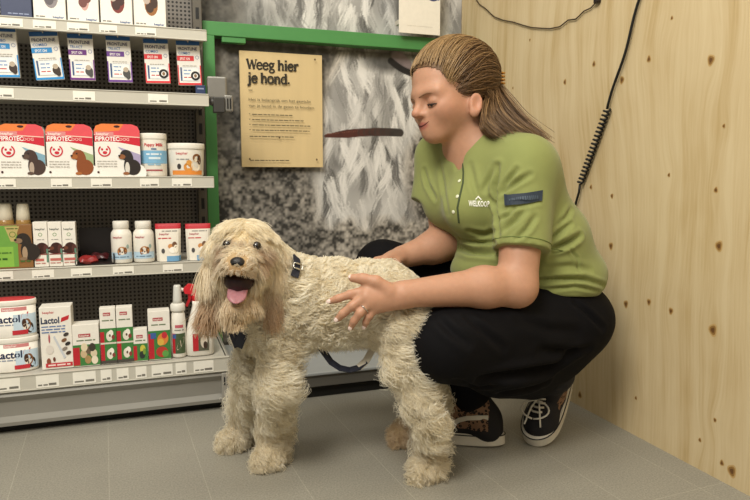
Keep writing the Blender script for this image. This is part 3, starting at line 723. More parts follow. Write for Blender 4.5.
# --- second shelf: slim packs hanging on hooks
FL = [(-11, 18.5, 27, 77, '2f8fd0', 'blue', 2), (28.5, 60.5, 31.5, 79.5, '2f8fd0', 'blue', 5.5), (67, 95.5, 34, 80, '6b2f80', 'purple', 1.5), (105.5, 133, 36, 82, '6b3f90', 'purple', 1.5), (143, 171, 39, 83, 'd8353c', 'red', 2), (176, 202.5, 41, 85, 'd8353c', 'red', 2)]
places = ['cut off at the left edge of the second shelf', 'leaning left, second from the left on the second shelf', 'third from the left, beside the leaning blue pack', 'fourth from the left, beside the first red pack', 'between a purple and a red pack', 'rightmost, beside the grey clamp']
hookm = mat('hook_chrome', 'b9b7b0', .25, metal=.8)
for k, (xl, xr, yt, yb, c, cname, lean) in enumerate(FL):
    Y = SY + .045; cx, wd, zt = span(xl - .6, xr - 3, yt, Y); wd *= .97; zb = onY((xl + xr) / 2, yb, Y)[2]; hgt = zt - zb
    m_ = MB(); cc = flat(c); blue = flat('2d5f9c')
    m_.box(-wd / 2, wd / 2, 0, .016, -hgt, 0, flat('f0ede6'), .001); m_.fy = 0
    m_.rect(-wd / 2, wd / 2, -.012, 0, blue); m_.rect(-wd / 2, wd / 2, -hgt, -hgt + .006, cc)
    m_.rect(-wd / 2, -wd / 2 + .003, -hgt, -hgt * .55, cc); m_.rect(wd / 2 - .003, wd / 2, -hgt, -hgt * .55, cc)
    m_.text('FRONTLINE', -wd / 2 + .004, -.026, .0085, NAVY, bold=.02, width=wd - .012)
    m_.text('COMBO' if k < 2 else 'TRI-ACT' if k < 4 else 'COMBO', -wd / 2 + .005, -.038, .0072, flat('3c74b8'), width=wd * .5, bold=.01)
    m_.rect(-wd / 2, wd * .22, -.056, -.042, cc); m_.text('SPOT ON', -wd / 2 + .008, -.0535, .007, flat('f4f1ea'), width=wd * .42, bold=.02)
    m_.ring(wd * .36, -.046, .004, .0052, flat('8d97b4'))
    for q in range(2): m_.lines(-wd / 2 + .014, wd / 2 - .012, -.071 - .005 * q, .0018, flat('a9a59c'), k + q)
    m_.rect(-wd / 2 + .012, wd / 2 - .006, -hgt + .012, -hgt * .6, flat('dfe5ea')); m_.rect(-wd / 2 + .014, wd / 2 - .008, -hgt + .014, -hgt * .62, flat('f5f3ee'))
    m_.rect(-wd / 2 + .007, -wd / 2 + .011, -hgt + .012, -hgt * .6, flat('37507f'))
    for q in range(3): m_.lines(-wd / 2 + .016, .004, -hgt + .020 + .010 * q, .003, flat('6f94c4' if q else 'c2494c'), 9 * k + q)
    dg = ('3a2b22', '3a2b22', '4b4a48', '4b4a48', '1c1b1b', '1c1b1b')[k]
    if k < 4: m_.ell(wd * .27, -hgt + .024, .010, .012, flat(dg)); m_.ell(wd * .25, -hgt + .034, .007, .007, flat('b8a894')); m_.ell(wd * .33, -hgt + .016, .006, .008, flat(dg))
    else: m_.ring(wd * .24, -hgt + .026, .007, .013, flat(dg)); m_.ell(wd * .24, -hgt + .026, .004, .005, flat('8a6a4a'))
    o = m_.build('hanging_pack', loc=(cx, Y, zt)); o.rotation_euler = (0, math.radians(-lean), 0)
    tag(o, 'white hanging pack, %s band, %s' % (cname, places[k]), 'box', 'hanging packs on the second shelf')
    hk = MB(); hk.xf = rl; ht = zt - .004; hk.tube([(cx, Y - .012, ht + .006), (cx, Y - .010, ht + .001), (cx, Y, ht), (cx, 2.236, ht)], .0022, hookm, seg=6); hk.build('peg_hook', rack)

# --- third shelf
def fiprotec(wd, hgt, c1, c2, c3, sw):
    m_ = MB(); W = wd / 2; ch = wd * .17
    out = [(-W, 0), (W, 0), (W, hgt - ch * .9), (W - ch * .25, hgt - ch * .3), (W - ch, hgt), (-W + ch, hgt), (-W + ch * .25, hgt - ch * .3), (-W, hgt - ch * .9)]
    m_.prism(out, 0, .045, flat('eeeae2')); m_.fy = 0; zr = hgt * .60; red = flat('cb2438')
    m_.poly([(-W, zr + .008)] + [(-W + wd * t, zr + .010 - .022 * max(0, t - .35) ** 1.3) for t in np.linspace(.15, 1, 8)] + out[2:], red)
    m_.poly([(-W, hgt - ch * 1.5), (W, hgt - ch * 1.7)] + out[2:], flat('e0525a')); m_.poly([(-W, hgt - ch * 1.2), (W * .1, hgt - ch * .9), (W * .3, hgt), (-W + ch, hgt), (-W + ch * .25, hgt - ch * .3)], flat('e8803f'))
    m_.poly([(-W, hgt - ch * 1.55), (W, hgt - ch * 1.85), (W, hgt - ch * 1.72), (-W, hgt - ch * 1.4)], flat('f0c9b8'))
    m_.ell(0, hgt - ch * .35, .008, .0035, flat('3a1518')); m_.rect(-W + .003, -W * .15, zr + .024, zr + .036, flat('d98a8a')); m_.text('beaphar', -W + .006, zr + .027, .007, flat('f6e4dc'), bold=.02)
    m_.text('FIPROTEC', -W + .003, zr + .0115, .0115, flat('fbf5ee'), width=wd * .52, bold=.025); m_.text('DOG', W * .1, zr + .012, .008, flat('f0b8b0'), bold=.02)
    m_.poly([(W * .0, zr - .004), (W, zr - .026), (W, zr - .060), (W * .62, zr - .04)], flat(sw)); m_.ell(W * .75, zr - .078, W * .5, .028, flat('f1eee8'))
    m_.ring(-W * .58, zr - .016, .013, .0165, red, -4.0, 1.0); m_.ell(-W * .68, zr - .012, .003, .003, red); m_.ell(-W * .47, zr - .012, .003, .003, red); m_.ell(-W * .56, zr - .021, .006, .004, red)
    for q in range(3): m_.lines(-W + .005, -W * .05, zr - .046 - .007 * q, .0022, flat('b5b0a8'), q)
    m_.ell(-W * .88, .012, .003, .003, flat('3a1518')); dogpic(m_, W * .34, .005, hgt * .42, c1, c2, c3)
    return m_
for k, (xl, xr, c, lab) in enumerate(((-3, 44.5, ('46342e', '5a463c', 'b4a190', '7fa9bd'), 'red and white house-shaped carton with a dark brown puppy, leftmost on the third shelf'),
        (45.5, 93, ('8a4a24', 'a5622f', '8a4a24', '9fb183'), 'red and white house-shaped carton with a tan brown puppy, in the middle of three'), (94, 140.5, ('2c2522', '8f5a34', 'd8d2c8', 'a99ec0'), 'red and white house-shaped carton with a black and white puppy, beside the blue-banded tub'))):
    cx, wd, zt = span(xl - 1, xr - 1, 124, PY); m_ = fiprotec(wd - .002, zt - Z3, *c)
    tag(m_.build('carton', loc=(cx, PY, Z3)), lab, 'box', 'house-shaped cartons on the third shelf')
def tub(xl, xr, yt, Y, zb, label, lidc, cat='tub', taper=.94):
    cx, wd, zt = span(xl, xr, yt, Y); r = wd / 2; h_ = zt - zb
    t = thing('tub', label, cat, (cx, Y + r, zb)); m_ = MB()
    prof = [(r * taper * .96, 0), (r * taper, .003), (r * .965, h_ - .016), (r * .965, h_ - .006)]
    m_.lathe(prof, WHT, 32); m_.wrapR = lambda z: r * (taper + (.965 - taper) * min(1, max(0, z / h_)))
    ld = MB(); ld.lathe([(r * .99, h_ - .017), (r, h_ - .015), (r, h_ - .003), (r * .985, h_), (r * .9, h_), (r * .88, h_ - .003)], lidc, 32); 
    return t, m_, ld, r, h_
t, m_, ld, r, h_ = tub(139, 167, 133, PY + .005, Z3, 'tall white plastic tub with a blue band beside the house-shaped cartons', WHT)
W = r * .95; m_.text('Puppy Milk', 0, h_ * .70, .0085, RED, 'c', .03, width=W * 1.5); m_.rect(-W * .2, W * .2, h_ * .62, h_ * .65, flat('3c5f8c')); m_.rect(-r * 1.3, r * 1.3, h_ * .30, h_ * .60, flat('7fb2d4'))
m_.lines(-W * .6, W * .6, h_ * .5, .004, flat('e9f1f5'), 1); m_.lines(-W * .4, W * .5, h_ * .40, .006, flat('d8e8f0'), 2); m_.lines(-W * .5, W * .5, h_ * .26, .004, flat('8fb8d0'), 5); m_.rect(-W * .65, W * .65, h_ * .13, h_ * .16, flat('a8424a'))
m_.build('body', t); ld.build('lid', t)
t, m_, ld, r, h_ = tub(167, 206, 143, PY + .005, Z3, 'low wide white tub with cat and dog picture, right end of the third shelf', WHT, taper=.90)
W = r * .95; m_.text('beaphar', -W * .62, h_ * .66, .0075, flat('c2494c'), bold=.02); m_.lines(-W * .6, W * .1, h_ * .5, .003, flat('8a8a8a'), 3)
m_.rect(-W * .9, W * .95, h_ * .05, h_ * .18, flat('dc8a3c')); m_.ell(-W * .45, h_ * .30, .006, .008, flat('3a3634')); m_.ell(W * .05, h_ * .28, .013, .013, flat('cf8a3a')); m_.ell(W * .1, h_ * .42, .008, .007, flat('d89a4a')); m_.ell(W * .5, h_ * .34, .015, .018, flat('e9dcc4')); m_.ell(W * .55, h_ * .56, .013, .012, flat('8a5a32')); m_.ell(W * .72, h_ * .50, .007, .014, flat('4a3020')); m_.ell(W * .48, h_ * .50, .005, .006, flat('e9dcc4'))
m_.build('body', t); ld.build('lid', t)

# --- fourth shelf
AMB = mat('amber_liquid_bottle', 'a8834a', .2, noise=.05, nscale=20)
for k, (xl, xr, lab) in enumerate(((-7, 12, 'amber bottle with cream cap behind the green carton, cut off at the left edge'), (13, 29, 'amber bottle with cream cap behind the right end of the green carton'))):
    Y = PY + .034; cx, wd, zt = span(xl, xr, 204, Y); h_ = zt - Z4; r = wd / 2
    t = thing('bottle', lab, 'bottle', (cx, Y + r, Z4), 'amber bottles on the fourth shelf')
    m_ = MB(); m_.lathe([(r * .9, 0), (r, .005), (r, h_ - .058), (r * .92, h_ - .046), (r * .6, h_ - .036), (r * .6, h_ - .03)], AMB, 24); m_.build('body', t)
    m_ = MB(); m_.lathe([(r * .9, h_ - .056), (r * .86, h_ - .03), (r * .74, h_ - .002), (r * .6, h_)], flat('ded6c0'), 24); m_.build('cap', t)
cx, wd, zt = span(-12, 31, 225, PY - .004); h_ = zt - Z4
m_ = MB(); m_.box(-wd / 2, wd / 2, 0, .032, 0, h_, flat('8a6136'), .001); m_.fy = 0; m_.rect(-wd / 2, wd * .16, .004, h_ - .002, flat('6da044')); m_.rect(-wd / 2, wd * .05, .004, h_ * .5, flat('87b84a'))
m_.poly([(-wd * .13, h_ - .004), (wd * .22, h_ - .004), (wd * .08, h_ * .62), (wd * .0, h_ * .62)], flat('b9a86a')); m_.ring(wd * .05, h_ * .78, .006, .008, flat('5f7d33')); m_.lines(-wd * .08, wd * .18, h_ * .9, .003, flat('4f5f2a'), 2)
dogpic(m_, wd * .28, h_ * .18, h_ * .55, '2d2620', '8c7358', 'a88f74'); m_.lines(-wd * .4, -wd * .05, h_ * .2, .005, flat('2f5a20'), 4); m_.lines(-wd * .4, 0, h_ * .35, .003, flat('44702c'), 6); m_.lines(wd * .2, wd * .44, h_ * .14, .004, flat('4a6a30'), 8)
tag(m_.build('carton', loc=(cx, PY - .004, Z4)), 'green and brown carton with a dog picture standing before the amber bottles', 'box')
for k, (xl, xr, lab) in enumerate(((32, 46.7, 'slim white carton with a brown dachshund, first of three beside the green carton'), (46.8, 60.8, 'slim white carton with a brown dachshund, in the middle of three'), (60.9, 75, 'slim white carton with a brown dachshund, third from the green carton'))):
    cx, wd, zt = span(xl, xr, 222, PY); h_ = zt - Z4; W = wd / 2
    m_ = MB(); m_.box(-W + .0006, W - .0004, 0, .04, 0, h_, WHT, .001); m_.fy = 0
    m_.text('beaphar', 0, h_ * .82, .006, flat('565c56'), 'c', .02, width=wd * .7); m_.ring(0, h_ * .72, .0035, .005, flat('7fa06a')); m_.lines(-W * .5, W * .5, h_ * .60, .002, flat('9a968e'), k)
    dachshund(m_, W * .15, h_ * .29, h_ * .30); m_.rect(W * .72, W * .97, h_ * .1, h_ * .4, flat('5f8a76')); m_.rect(-W * .9, W * .9, h_ * .27, h_ * .29, flat('8a3a34')); m_.lines(-W * .8, W * .8, h_ * .13, .007, flat('c26a60'), k + 4); m_.lines(-W * .8, W * .8, h_ * .07, .003, flat('c2897f'), k + 9)
    tag(m_.build('carton', loc=(cx, PY, Z4)), lab, 'box', 'slim dachshund cartons on the fourth shelf')
tr = thing('display_tray', 'dark low plastic display tray between the slim cartons and white jars', 'tray', (onY(96, 262, 2.02)[0], 2.05, Z4))
m_ = MB(); tw = .05; m_.box(-tw, tw, -.07, .07, 0, .003, mat('smoked_plastic', '26211f', .3)); m_.build('base', tr)
m_ = MB(); m_.box(-tw, tw, .066, .07, 0, .095, mat('smoked_plastic')); m_.build('back', tr)
for s_ in (-1, 1): m_ = MB(); m_.prism([(s_ * tw - .0015, .002), (s_ * tw + .0015, .002), (s_ * tw + .0015, .03), (s_ * tw - .0015, .03)], -.07, .07, mat('smoked_plastic')); m_.build('side', tr)
def sachet(x, y, L, Wd, tilt, c, label, seed):
    r = np.random.default_rng(seed); V, F = [], []; nx, ny = 12, 8; m_ = MB()
    for s_ in (1, -1):
        o = len(V)
        for i in range(nx + 1):
            for j in range(ny + 1):
                u, v = i / nx * 2 - 1, j / ny * 2 - 1; b = max(0, (1 - u ** 4) * (1 - v ** 4)) ** .6
                V.append((u * L / 2, v * Wd / 2, .012 + s_ * .009 * b + .0035 * math.sin(5 * u + 3 * v + seed) * (1 - .5 * abs(v))))
        for i in range(nx):
            for j in range(ny):
                q = [o + i * (ny + 1) + j, o + (i + 1) * (ny + 1) + j, o + (i + 1) * (ny + 1) + j + 1, o + i * (ny + 1) + j + 1]; F.append(q if s_ > 0 else q[::-1])
    m_.add(V, F, mat('foil_' + c, c, .3, noise=.15, nscale=60), True)
    p = m_.build('sachet', loc=(x, y, Z4 + .003), rotz=tilt); tag(p, label, 'sachet', 'loose sachets on the fourth shelf'); p.rotation_euler = (.25, 0, tilt)
p = onY(88, 258, 1.99); sachet(p[0], 1.99, .05, .032, .3, '8f2a2a', 'crumpled red sachet lying at the front of the dark tray', 1); p = onY(99, 250, 2.06); sachet(p[0], 2.055, .055, .034, -.2, '4a1c1f', 'dark red sachet lying at the back of the dark tray', 2)
for k, (xl, xr, lab) in enumerate(((109, 131.3, 'white screw-top jar with a dog picture, the left of two'), (131.6, 154, 'white screw-top jar with a dog picture, beside the red-topped pouches'))):
    Y = PY; cx, wd, zt = span(xl, xr, 221.5, Y); r = wd / 2 * .96; h_ = zt - Z4
    t = thing('jar', lab, 'jar', (cx, Y + r, Z4), 'white jars on the fourth shelf'); m_ = MB()
    m_.lathe([(r * .92, 0), (r, .004), (r, h_ * .66), (r * .95, h_ * .73), (r * .74, h_ * .80), (r * .70, h_ * .83)], WHT, 28); m_.wrapR = lambda z: r
    m_.text('beaphar', -r * .85, h_ * .60, .006, flat('b0525a'), bold=.02); m_.rect(-r * 1.2, r * 1.2, .012, h_ * .26, flat('b6cfe0')); m_.ell(r * .05, h_ * .30, .012, .012, flat('c98a4e')); m_.ell(-r * .22, h_ * .28, .005, .010, flat('7d4f2c')); m_.ell(r * .35, h_ * .30, .005, .010, flat('7d4f2c')); m_.ell(r * .06, h_ * .25, .005, .005, flat('efe0cc')); m_.ell(r * .06, h_ * .27, .002, .002, flat('2a1a12')); m_.lines(-r * .8, r * .7, .017, .003, flat('6a86a0'), k)
    m_.ell(r * .6, h_ * .40, .004, .006, flat('9ab0a8')); m_.build('body', t)
    m_ = MB(); m_.lathe([(r * .74, h_ * .815), (r * .78, h_ * .83), (r * .78, h_ * .985), (r * .72, h_)], flat('e4dfd4'), 28); m_.build('lid', t)
def pouch(xl, xr, yt, label, seed):
    cx, wd, zt = span(xl, xr, yt, PY); h_ = zt - Z4; W = wd / 2; m_ = MB(); V, F = [], []; nx, nz = 10, 14
    for s_ in (-1, 1):
        o = len(V)
        for j in range(nz + 1):
            for i in range(nx + 1):
                u, v = i / nx * 2 - 1, j / nz; b = (1 - u ** 4) ** .5 * (.020 * (1 - v) ** .8 + .0006); V.append((u * W * (.93 + .07 * v), .022 + s_ * b, v * h_))
        for j in range(nz):
            for i in range(nx):
                q = [o + j * (nx + 1) + i, o + j * (nx + 1) + i + 1, o + (j + 1) * (nx + 1) + i + 1, o + (j + 1) * (nx + 1) + i]; F.append(q if s_ < 0 else q[::-1])
    n0 = len(m_.v); m_.add(V, F, flat('e8e1d3', .35), False)
    R_ = m_.mi(flat('c2303a', .35)); B_ = m_.mi(flat('6f9fc4', .35))
    for k, f in enumerate(m_.f):
        z = np.mean([m_.v[i][2] for i in f]) / h_; x = np.mean([m_.v[i][0] for i in f]) / W
        if z > .86: m_.m[k] = R_
        elif z < .14 and x > -.1: m_.m[k] = B_
    m_.wrapR = None
    class _S: pass
    def pr(pts, f, mt):
        o = .0006 + .00008 * m_._k; m_._k += 1; v = []
        for x, z in pts:
            u = max(-1, min(1, x / W)); vv = z / h_; b = (1 - u ** 4) ** .5 * (.020 * (1 - vv) ** .8 + .0006); v.append((x, .022 - b - o, z))
        m_.add(v, f, mt)
    m_._k = 0; m_._pr = pr
    m_.text('beaphar', -W * .7, h_ * .70, .006, flat('b0525a'), bold=.02); m_.lines(-W * .8, W * .2, h_ * .60, .003, RED, seed); m_.lines(-W * .5, W * .7, h_ * .79, .003, flat('9a968e'), seed)
    m_.ell(-W * .45, h_ * .28, .005, .007, flat('4a4644')); m_.ell(W * .15, h_ * .40, .008, .007, flat('c98a4e')); m_.ell(W * .45, h_ * .44, .007, .009, flat('6a4a34')); m_.ell(W * .3, h_ * .30, .010, .009, flat('f4efe4')); m_.ell(W * .55, h_ * .33, .007, .012, flat('efe6d2'))
    tag(m_.build('pouch', loc=(cx, PY, Z4)), label, 'pouch', 'red-topped pouches on the fourth shelf')
pouch(155, 181, 224, 'white stand-up pouch with red top, standing beside the white jars', 1); pouch(185.5, 211, 224, 'white stand-up pouch with red top, partly hidden by the dog at the right end', 2)

# --- bottom shelf
QY = BYF + .03
def lactol(z0, yt, red, label):
    cx, wd, _ = span(-22, 35.5, 320, QY); zt = onY(12, yt, QY + .0)[2]; r = wd / 2; h_ = zt - z0
    t = thing('tub', label, 'tub', (cx, QY + r * .5, z0), 'stacked milk powder tubs'); m_ = MB()
    el = lambda p: (p[0], p[1] * .5, p[2]); m_.xf = el; m_.lathe([(r * .93, 0), (r * .95, .003), (r * .965, h_ - .014)], WHT, 40)
    m_.xf = None; n0 = len(m_.v); m_.wrapR = lambda z: r * .955
    m_.xf = el; m_.rect(-r * .2, r * .75, h_ * .72, h_ * .82, flat('d98a8a')); m_.text('beaphar', r * .05, h_ * .74, .006, flat('f4e4dc'), 'c', .02); m_.rect(r * .2, r * 1.35, h_ * .08, h_ * .62, flat('c9dbe8'))
    m_.text('Lactol', -r * .50, h_ * .42, .0185, flat('23304f'), bold=.03, width=r * .95); m_.poly([(r * .48, h_ * .50), (r * .76, h_ * .55), (r * .82, h_ * .68), (r * .52, h_ * .62)], RED); m_.lines(-r * .7, r * .2, h_ * .34, .003, flat('8a94a8'), 3)
    m_.ell(r * .72, h_ * .34, .013, .015, flat('8a5a34')); m_.ell(r * .86, h_ * .24, .013, .014, flat('2c221c')); m_.ell(r * .66, h_ * .28, .008, .008, flat('efe4d2')); m_.ell(r * .60, h_ * .38, .006, .011, flat('4a3020')); m_.rect(r * .15, r * .75, h_ * .08, h_ * .2, flat('c2303a')); m_.ell(r * 1.05, h_ * .16, .01, .008, flat('b9cfe0'))
    m_.build('body', t); ld = MB(); ld.xf = el; ld.lathe([(r * .975, h_ - .015), (r, h_ - .012), (r, h_ - .003), (r * .98, h_), (r * .92, h_), (r * .91, h_ - .003)], WHT, 40)
    ld.build('lid', t)
    if red: l2 = MB(); l2.xf = el; l2.lathe([(r * .96, h_ - .0022), (r * .96, h_ + .0010), (r * .90, h_ + .0014)], RED, 40); tag(l2.build('lid_inset', t), 'red lid inset')
    return h_
h1 = lactol(Z5, 338.5, False, 'white oval milk powder tub at the bottom left, underneath another')
lactol(Z5 + h1, 301, True, 'white oval milk powder tub with red lid, stacked on top of another')
cx, wd, zt = span(38.5, 70.5, 307, QY); h_ = zt - Z5; W = wd / 2
m_ = MB(); m_.box(-W, W, 0, .06, 0, h_, WHT, .0012); m_.fy = 0; m_.text('beaphar', -W * .8, h_ * .9, .006, flat('c2494c'), bold=.02); m_.text('Lactol', -W * .92, h_ * .74, .0165, flat('23304f'), bold=.03, width=wd * .58); m_.poly([(W * .32, h_ * .75), (W * .82, h_ * .79), (W * .88, h_ * .86), (W * .38, h_ * .82)], RED)
for q in range(3): m_.lines(-W * .9, W * .6, h_ * (.68 - .045 * q), .003, flat('5d78a8'), q)
m_.poly([(-W * .2, h_ * .52), (-W * .1, h_ * .54), (W * .55, h_ * .18), (W * .42, h_ * .16)], flat('c9cdd2')); m_.ell(-W * .45, h_ * .32, .009, .012, flat('ded6cc')); m_.ell(-W * .45, h_ * .5, .002, .012, flat('b0525a'))
for q, (a, b3) in enumerate(((.62, .55), (.48, .46), (.7, .40), (.5, .32), (.72, .25))): m_.ell(W * a, h_ * b3, .007, .0045, flat(('3f3a36', '7d5638', '2f2b28', '8f8478', '4a3a2e')[q]), rot=.5)
m_.ell(-W * .55, h_ * .13, .005, .009, flat('8a4a34')); m_.ell(-W * .2, h_ * .16, .003, .006, flat('6a3a2c')); m_.rect(-W * .75, W * .95, h_ * .035, h_ * .10, flat('c2303a')); m_.lines(-W * .6, W * .8, h_ * .055, .004, flat('f0d8d0'), 5)
tag(m_.build('carton', loc=(cx, QY, Z5)), 'white carton with dark lettering and a syringe picture, beside the stacked tubs', 'box')
def smallbox(xl, xr, yt, draw, label, base=0):
    cx, wd, zt = span(xl, xr, yt, QY); h_ = zt - Z5; W = wd / 2; m_ = MB(); m_.box(-W + .0004, W - .0004, 0, min(.05, wd * .8), 0, h_, WHT, .001); m_.fy = 0; draw(m_, W, h_)
    tag(m_.build('carton', loc=(cx, QY, Z5)), label, 'box', 'small green and red cartons on the bottom shelf')
def common(m_, W, h_, frac, logo):
    m_.rect(-W, W, 0.002, h_ * frac, GRN); m_.rect(-W, -W * .5, .004, h_ * (frac - .06), flat('b8252f')); m_.rect(-W * .55, W * .35, h_ * logo, h_ * logo + .009, flat('b0484c')); m_.text('beaphar', -W * .1, h_ * logo + .0022, .0045, flat('f2e4da'), 'c', .02, width=W * .75); m_.lines(-W * .7, W * .7, h_ * (logo - .09), .003, flat('6a7a5c'), 2)
def d1(m_, W, h_):
    common(m_, W, h_, .52, .70)
    for x, z, c in ((-.2, .30, 'c9b08a'), (.2, .38, '6a5a48'), (.55, .30, 'd8c8a8'), (.1, .16, 'a88a5a'), (.6, .14, 'e9dcc4'), (.45, .45, '3f3a30'), (-.15, .46, 'e0d2b0')): m_.ell(W * x, h_ * z, W * .25, h_ * .10, flat(c))
def d2(m_, W, h_):
    common(m_, W, h_, .64, .86); m_.rect(-W, W, h_ * .36, h_ * .39, flat('d8d2c0'))
    for z in (.18, .50): m_.ell(W * .15, h_ * z, W * .42, h_ * .09, flat('e4ddcc')); m_.ell(W * .35, h_ * (z + .05), W * .3, h_ * .06, flat('f2ede0')); m_.ell(W * .2, h_ * (z + .01), W * .12, h_ * .025, flat('5a4a3c')); m_.ell(W * .6, h_ * (z - .02), W * .2, h_ * .04, flat('8a4038'))
    m_.rect(-W, W, .002, h_ * .07, flat('4a4640'))
def d4(m_, W, h_):
    common(m_, W, h_, .55, .72); m_.ell(W * .3, h_ * .38, W * .38, h_ * .13, flat('c9c04a')); m_.ell(W * .2, h_ * .2, W * .4, h_ * .12, flat('2c3530')); m_.ell(W * .5, h_ * .3, W * .2, h_ * .1, flat('7d9a3f'))
def d5(m_, W, h_):
    common(m_, W, h_, .60, .80); m_.rect(-W * .8, -W * .3, h_ * .44, h_ * .56, flat('3f5f9c')); m_.ell(W * .3, h_ * .42, W * .5, h_ * .13, flat('d8843c'), rot=-.3); m_.ell(W * .45, h_ * .50, W * .25, h_ * .07, flat('c2303a')); m_.ell(W * .1, h_ * .36, W * .3, h_ * .07, flat('d8b04a')); m_.ell(W * .2, h_ * .16, W * .55, h_ * .11, flat('b83a2f'), rot=-.4); m_.ell(W * .5, h_ * .12, W * .3, h_ * .07, flat('5f9a4a'))
smallbox(71.5, 98.5, 324.5, d1, 'squat green and white carton with small animals, beside the white syringe carton')
smallbox(98.8, 115, 308, d2, 'tall slim green and white carton, left of the pair'); smallbox(115.4, 132, 307, d2, 'tall slim green and white carton, right of the pair')
smallbox(132.6, 147, 329, d4, 'smallest green and white carton, with a yellow bird, beside the tall slim pair'); smallbox(147.2, 169.5, 311, d5, 'green, red and white carton with a parrot, left of the pump bottle')
# pump spray bottle
cx, wd, zt = span(169.5, 185, 286, QY); h_ = zt - Z5; r = wd / 2 * .97
t = thing('spray_bottle', 'slim white bottle with clear pump cap, standing beside the parrot carton', 'bottle', (cx, QY + r, Z5)); m_ = MB()
m_.lathe([(r * .9, 0), (r, .004), (r, h_ * .50), (r * .9, h_ * .60), (r * .62, h_ * .67)], WHT, 28); m_.wrapR = lambda z: r
m_.rect(-r * 1.0, r * .95, h_ * .06, h_ * .34, flat('4a5a3c')); m_.rect(-r * 1.0, -r * .55, h_ * .06, h_ * .34, flat('b8252f')); m_.rect(-r * .95, -r * .4, h_ * .27, h_ * .33, flat('3f5f9c')); m_.ell(r * .2, h_ * .2, r * .3, h_ * .1, flat('c9b9a4'), rot=-.5); m_.rect(-r * .5, r * .6, h_ * .42, h_ * .46, flat('c2606a')); m_.lines(-r * .6, r * .7, h_ * .38, .003, flat('8a8a80'), 2)
m_.build('body', t); m_ = MB(); m_.lathe([(r * .95, h_ * .64), (r, h_ * .655), (r, h_ * .73), (r * .8, h_ * .75)], flat('dedad0'), 28); m_.build('collar', t)
m_ = MB(); m_.lathe([(r * .66, h_ * .74), (r * .62, h_ * .80), (r * .5, h_ * .98), (r * .42, h_)], flat('d2d0c8', .2), 24); m_.build('pump_cap', t)
# trigger spray bottle
cx, wd, _ = span(186, 214, 330, QY); h_ = onY(196, 302, QY)[2] - Z5; W = wd / 2
t = thing('spray_bottle', 'broad white bottle with red spray trigger at the right end of the bottom shelf', 'bottle', (cx, QY + .025, Z5)); m_ = MB(); V, F = [], []; lv = [(0, .94, .022), (.004, 1, .025), (.30, 1, .026), (.5, .86, .025), (.68, .62, .022), (.84, .40, .016), (.92, .30, .013), (1.0, .30, .013)]
seg = 28
for z, w_, dp in lv:
    for k in range(seg):
        a = 2 * math.pi * k / seg; sx = math.copysign(abs(math.cos(a)) ** .7, math.cos(a)); sy_ = math.copysign(abs(math.sin(a)) ** .7, math.sin(a)); V.append((W * (w_ * sx) - W * .18 * (z ** 2), dp * sy_, (z if z > .01 or z == 0 else .02) * h_))
for i in range(len(lv) - 1):
    for k in range(seg): k2 = (k + 1) % seg; F.append([i * seg + k, i * seg + k2, (i + 1) * seg + k2, (i + 1) * seg + k])
F.append(list(range(seg - 1, -1, -1))); F.append([(len(lv) - 1) * seg + k for k in range(seg)]); m_.add(V, F, WHT, True)
m_.fy = -.0265; m_.rect(-W * .55, W * .6, h_ * .10, h_ * .42, flat('5a5a4a')); m_.rect(-W * .55, -W * .15, h_ * .10, h_ * .42, flat('b8252f')); m_.ell(W * .25, h_ * .27, W * .25, h_ * .12, flat('d2c6b4')); m_.ell(W * .35, h_ * .2, W * .15, h_ * .07, flat('3f2f26')); m_.rect(-W * .35, W * .3, h_ * .50, h_ * .55, flat('c2606a')); m_.lines(-W * .35, W * .4, h_ * .45, .003, flat('8a8a80'), 3)
m_.build('body', t); ncx = -W * .18
m_ = MB(); m_.lathe([(.011, h_ * .98), (.0125, h_ * .985), (.0125, h_ + .014), (.010, h_ + .018)], flat('c41f28'), 20, c=(ncx, 0, 0)); m_.build('collar', t)
m_ = MB(); m_.prism([(ncx - .034, h_ + .034), (ncx - .030, h_ + .022), (ncx + .012, h_ + .014), (ncx + .026, h_ + .022), (ncx + .024, h_ + .040), (ncx - .020, h_ + .048)], -.009, .009, flat('cf2630')); m_.build('spray_head', t)
m_ = MB(); m_.prism([(ncx - .022, h_ + .022), (ncx - .012, h_ + .022), (ncx - .014, h_ + .004), (ncx - .024, h_ - .016), (ncx - .029, h_ - .013), (ncx - .021, h_ + .006)], -.006, .006, flat('b01c25')); m_.build('trigger', t)
m_ = MB(); m_.tube([(ncx - .032, 0, h_ + .031), (ncx - .040, 0, h_ + .034)], .005, flat('e4dfd4')); m_.build('nozzle', t)

# ================================================================== THE DOG
def dep(p): return float((np.asarray(p) - CP) @ FW)
def ft(x, y, z=.03): return onZ(x, y, z)
IMG = np.stack([RT, UP, BK])                 # axes: right, up, towards the viewer's side of the aisle
dog_loc = np.array([.38, 1.36, 0.0])
dog = thing('dog', 'shaggy curly cream-coloured dog standing on the floor with open mouth and tongue out', 'dog', dog_loc)
D = SD()
TB, TL, TP, TN, TS, TM, TJ, TE = 1, 2, 3, 4, 5, 6, 7, 8   # body, leg, paw, neck, skull, muzzle, jaw, ear
D.chain([at(288, 306, 1.42), at(330, 300, 1.43), at(380, 300, 1.43), at(406, 312, 1.43)], [.074, .076, .071, .060], .05, tg=TB)
D.cone(at(268, 318, 1.40), at(285, 300, 1.42), .062, .075, .05, tg=TB)
D.chain([at(285, 290, 1.40), at(255, 268, 1.36), at(243, 258, 1.33)], [.066, .056, .052], .04, tg=TN)
D.ell(at(396, 318, 1.38), (.048, .066, .042), IMG, .05, tg=TB); D.ell(at(408, 318, 1.48), (.046, .066, .042), IMG, .05, tg=TB)
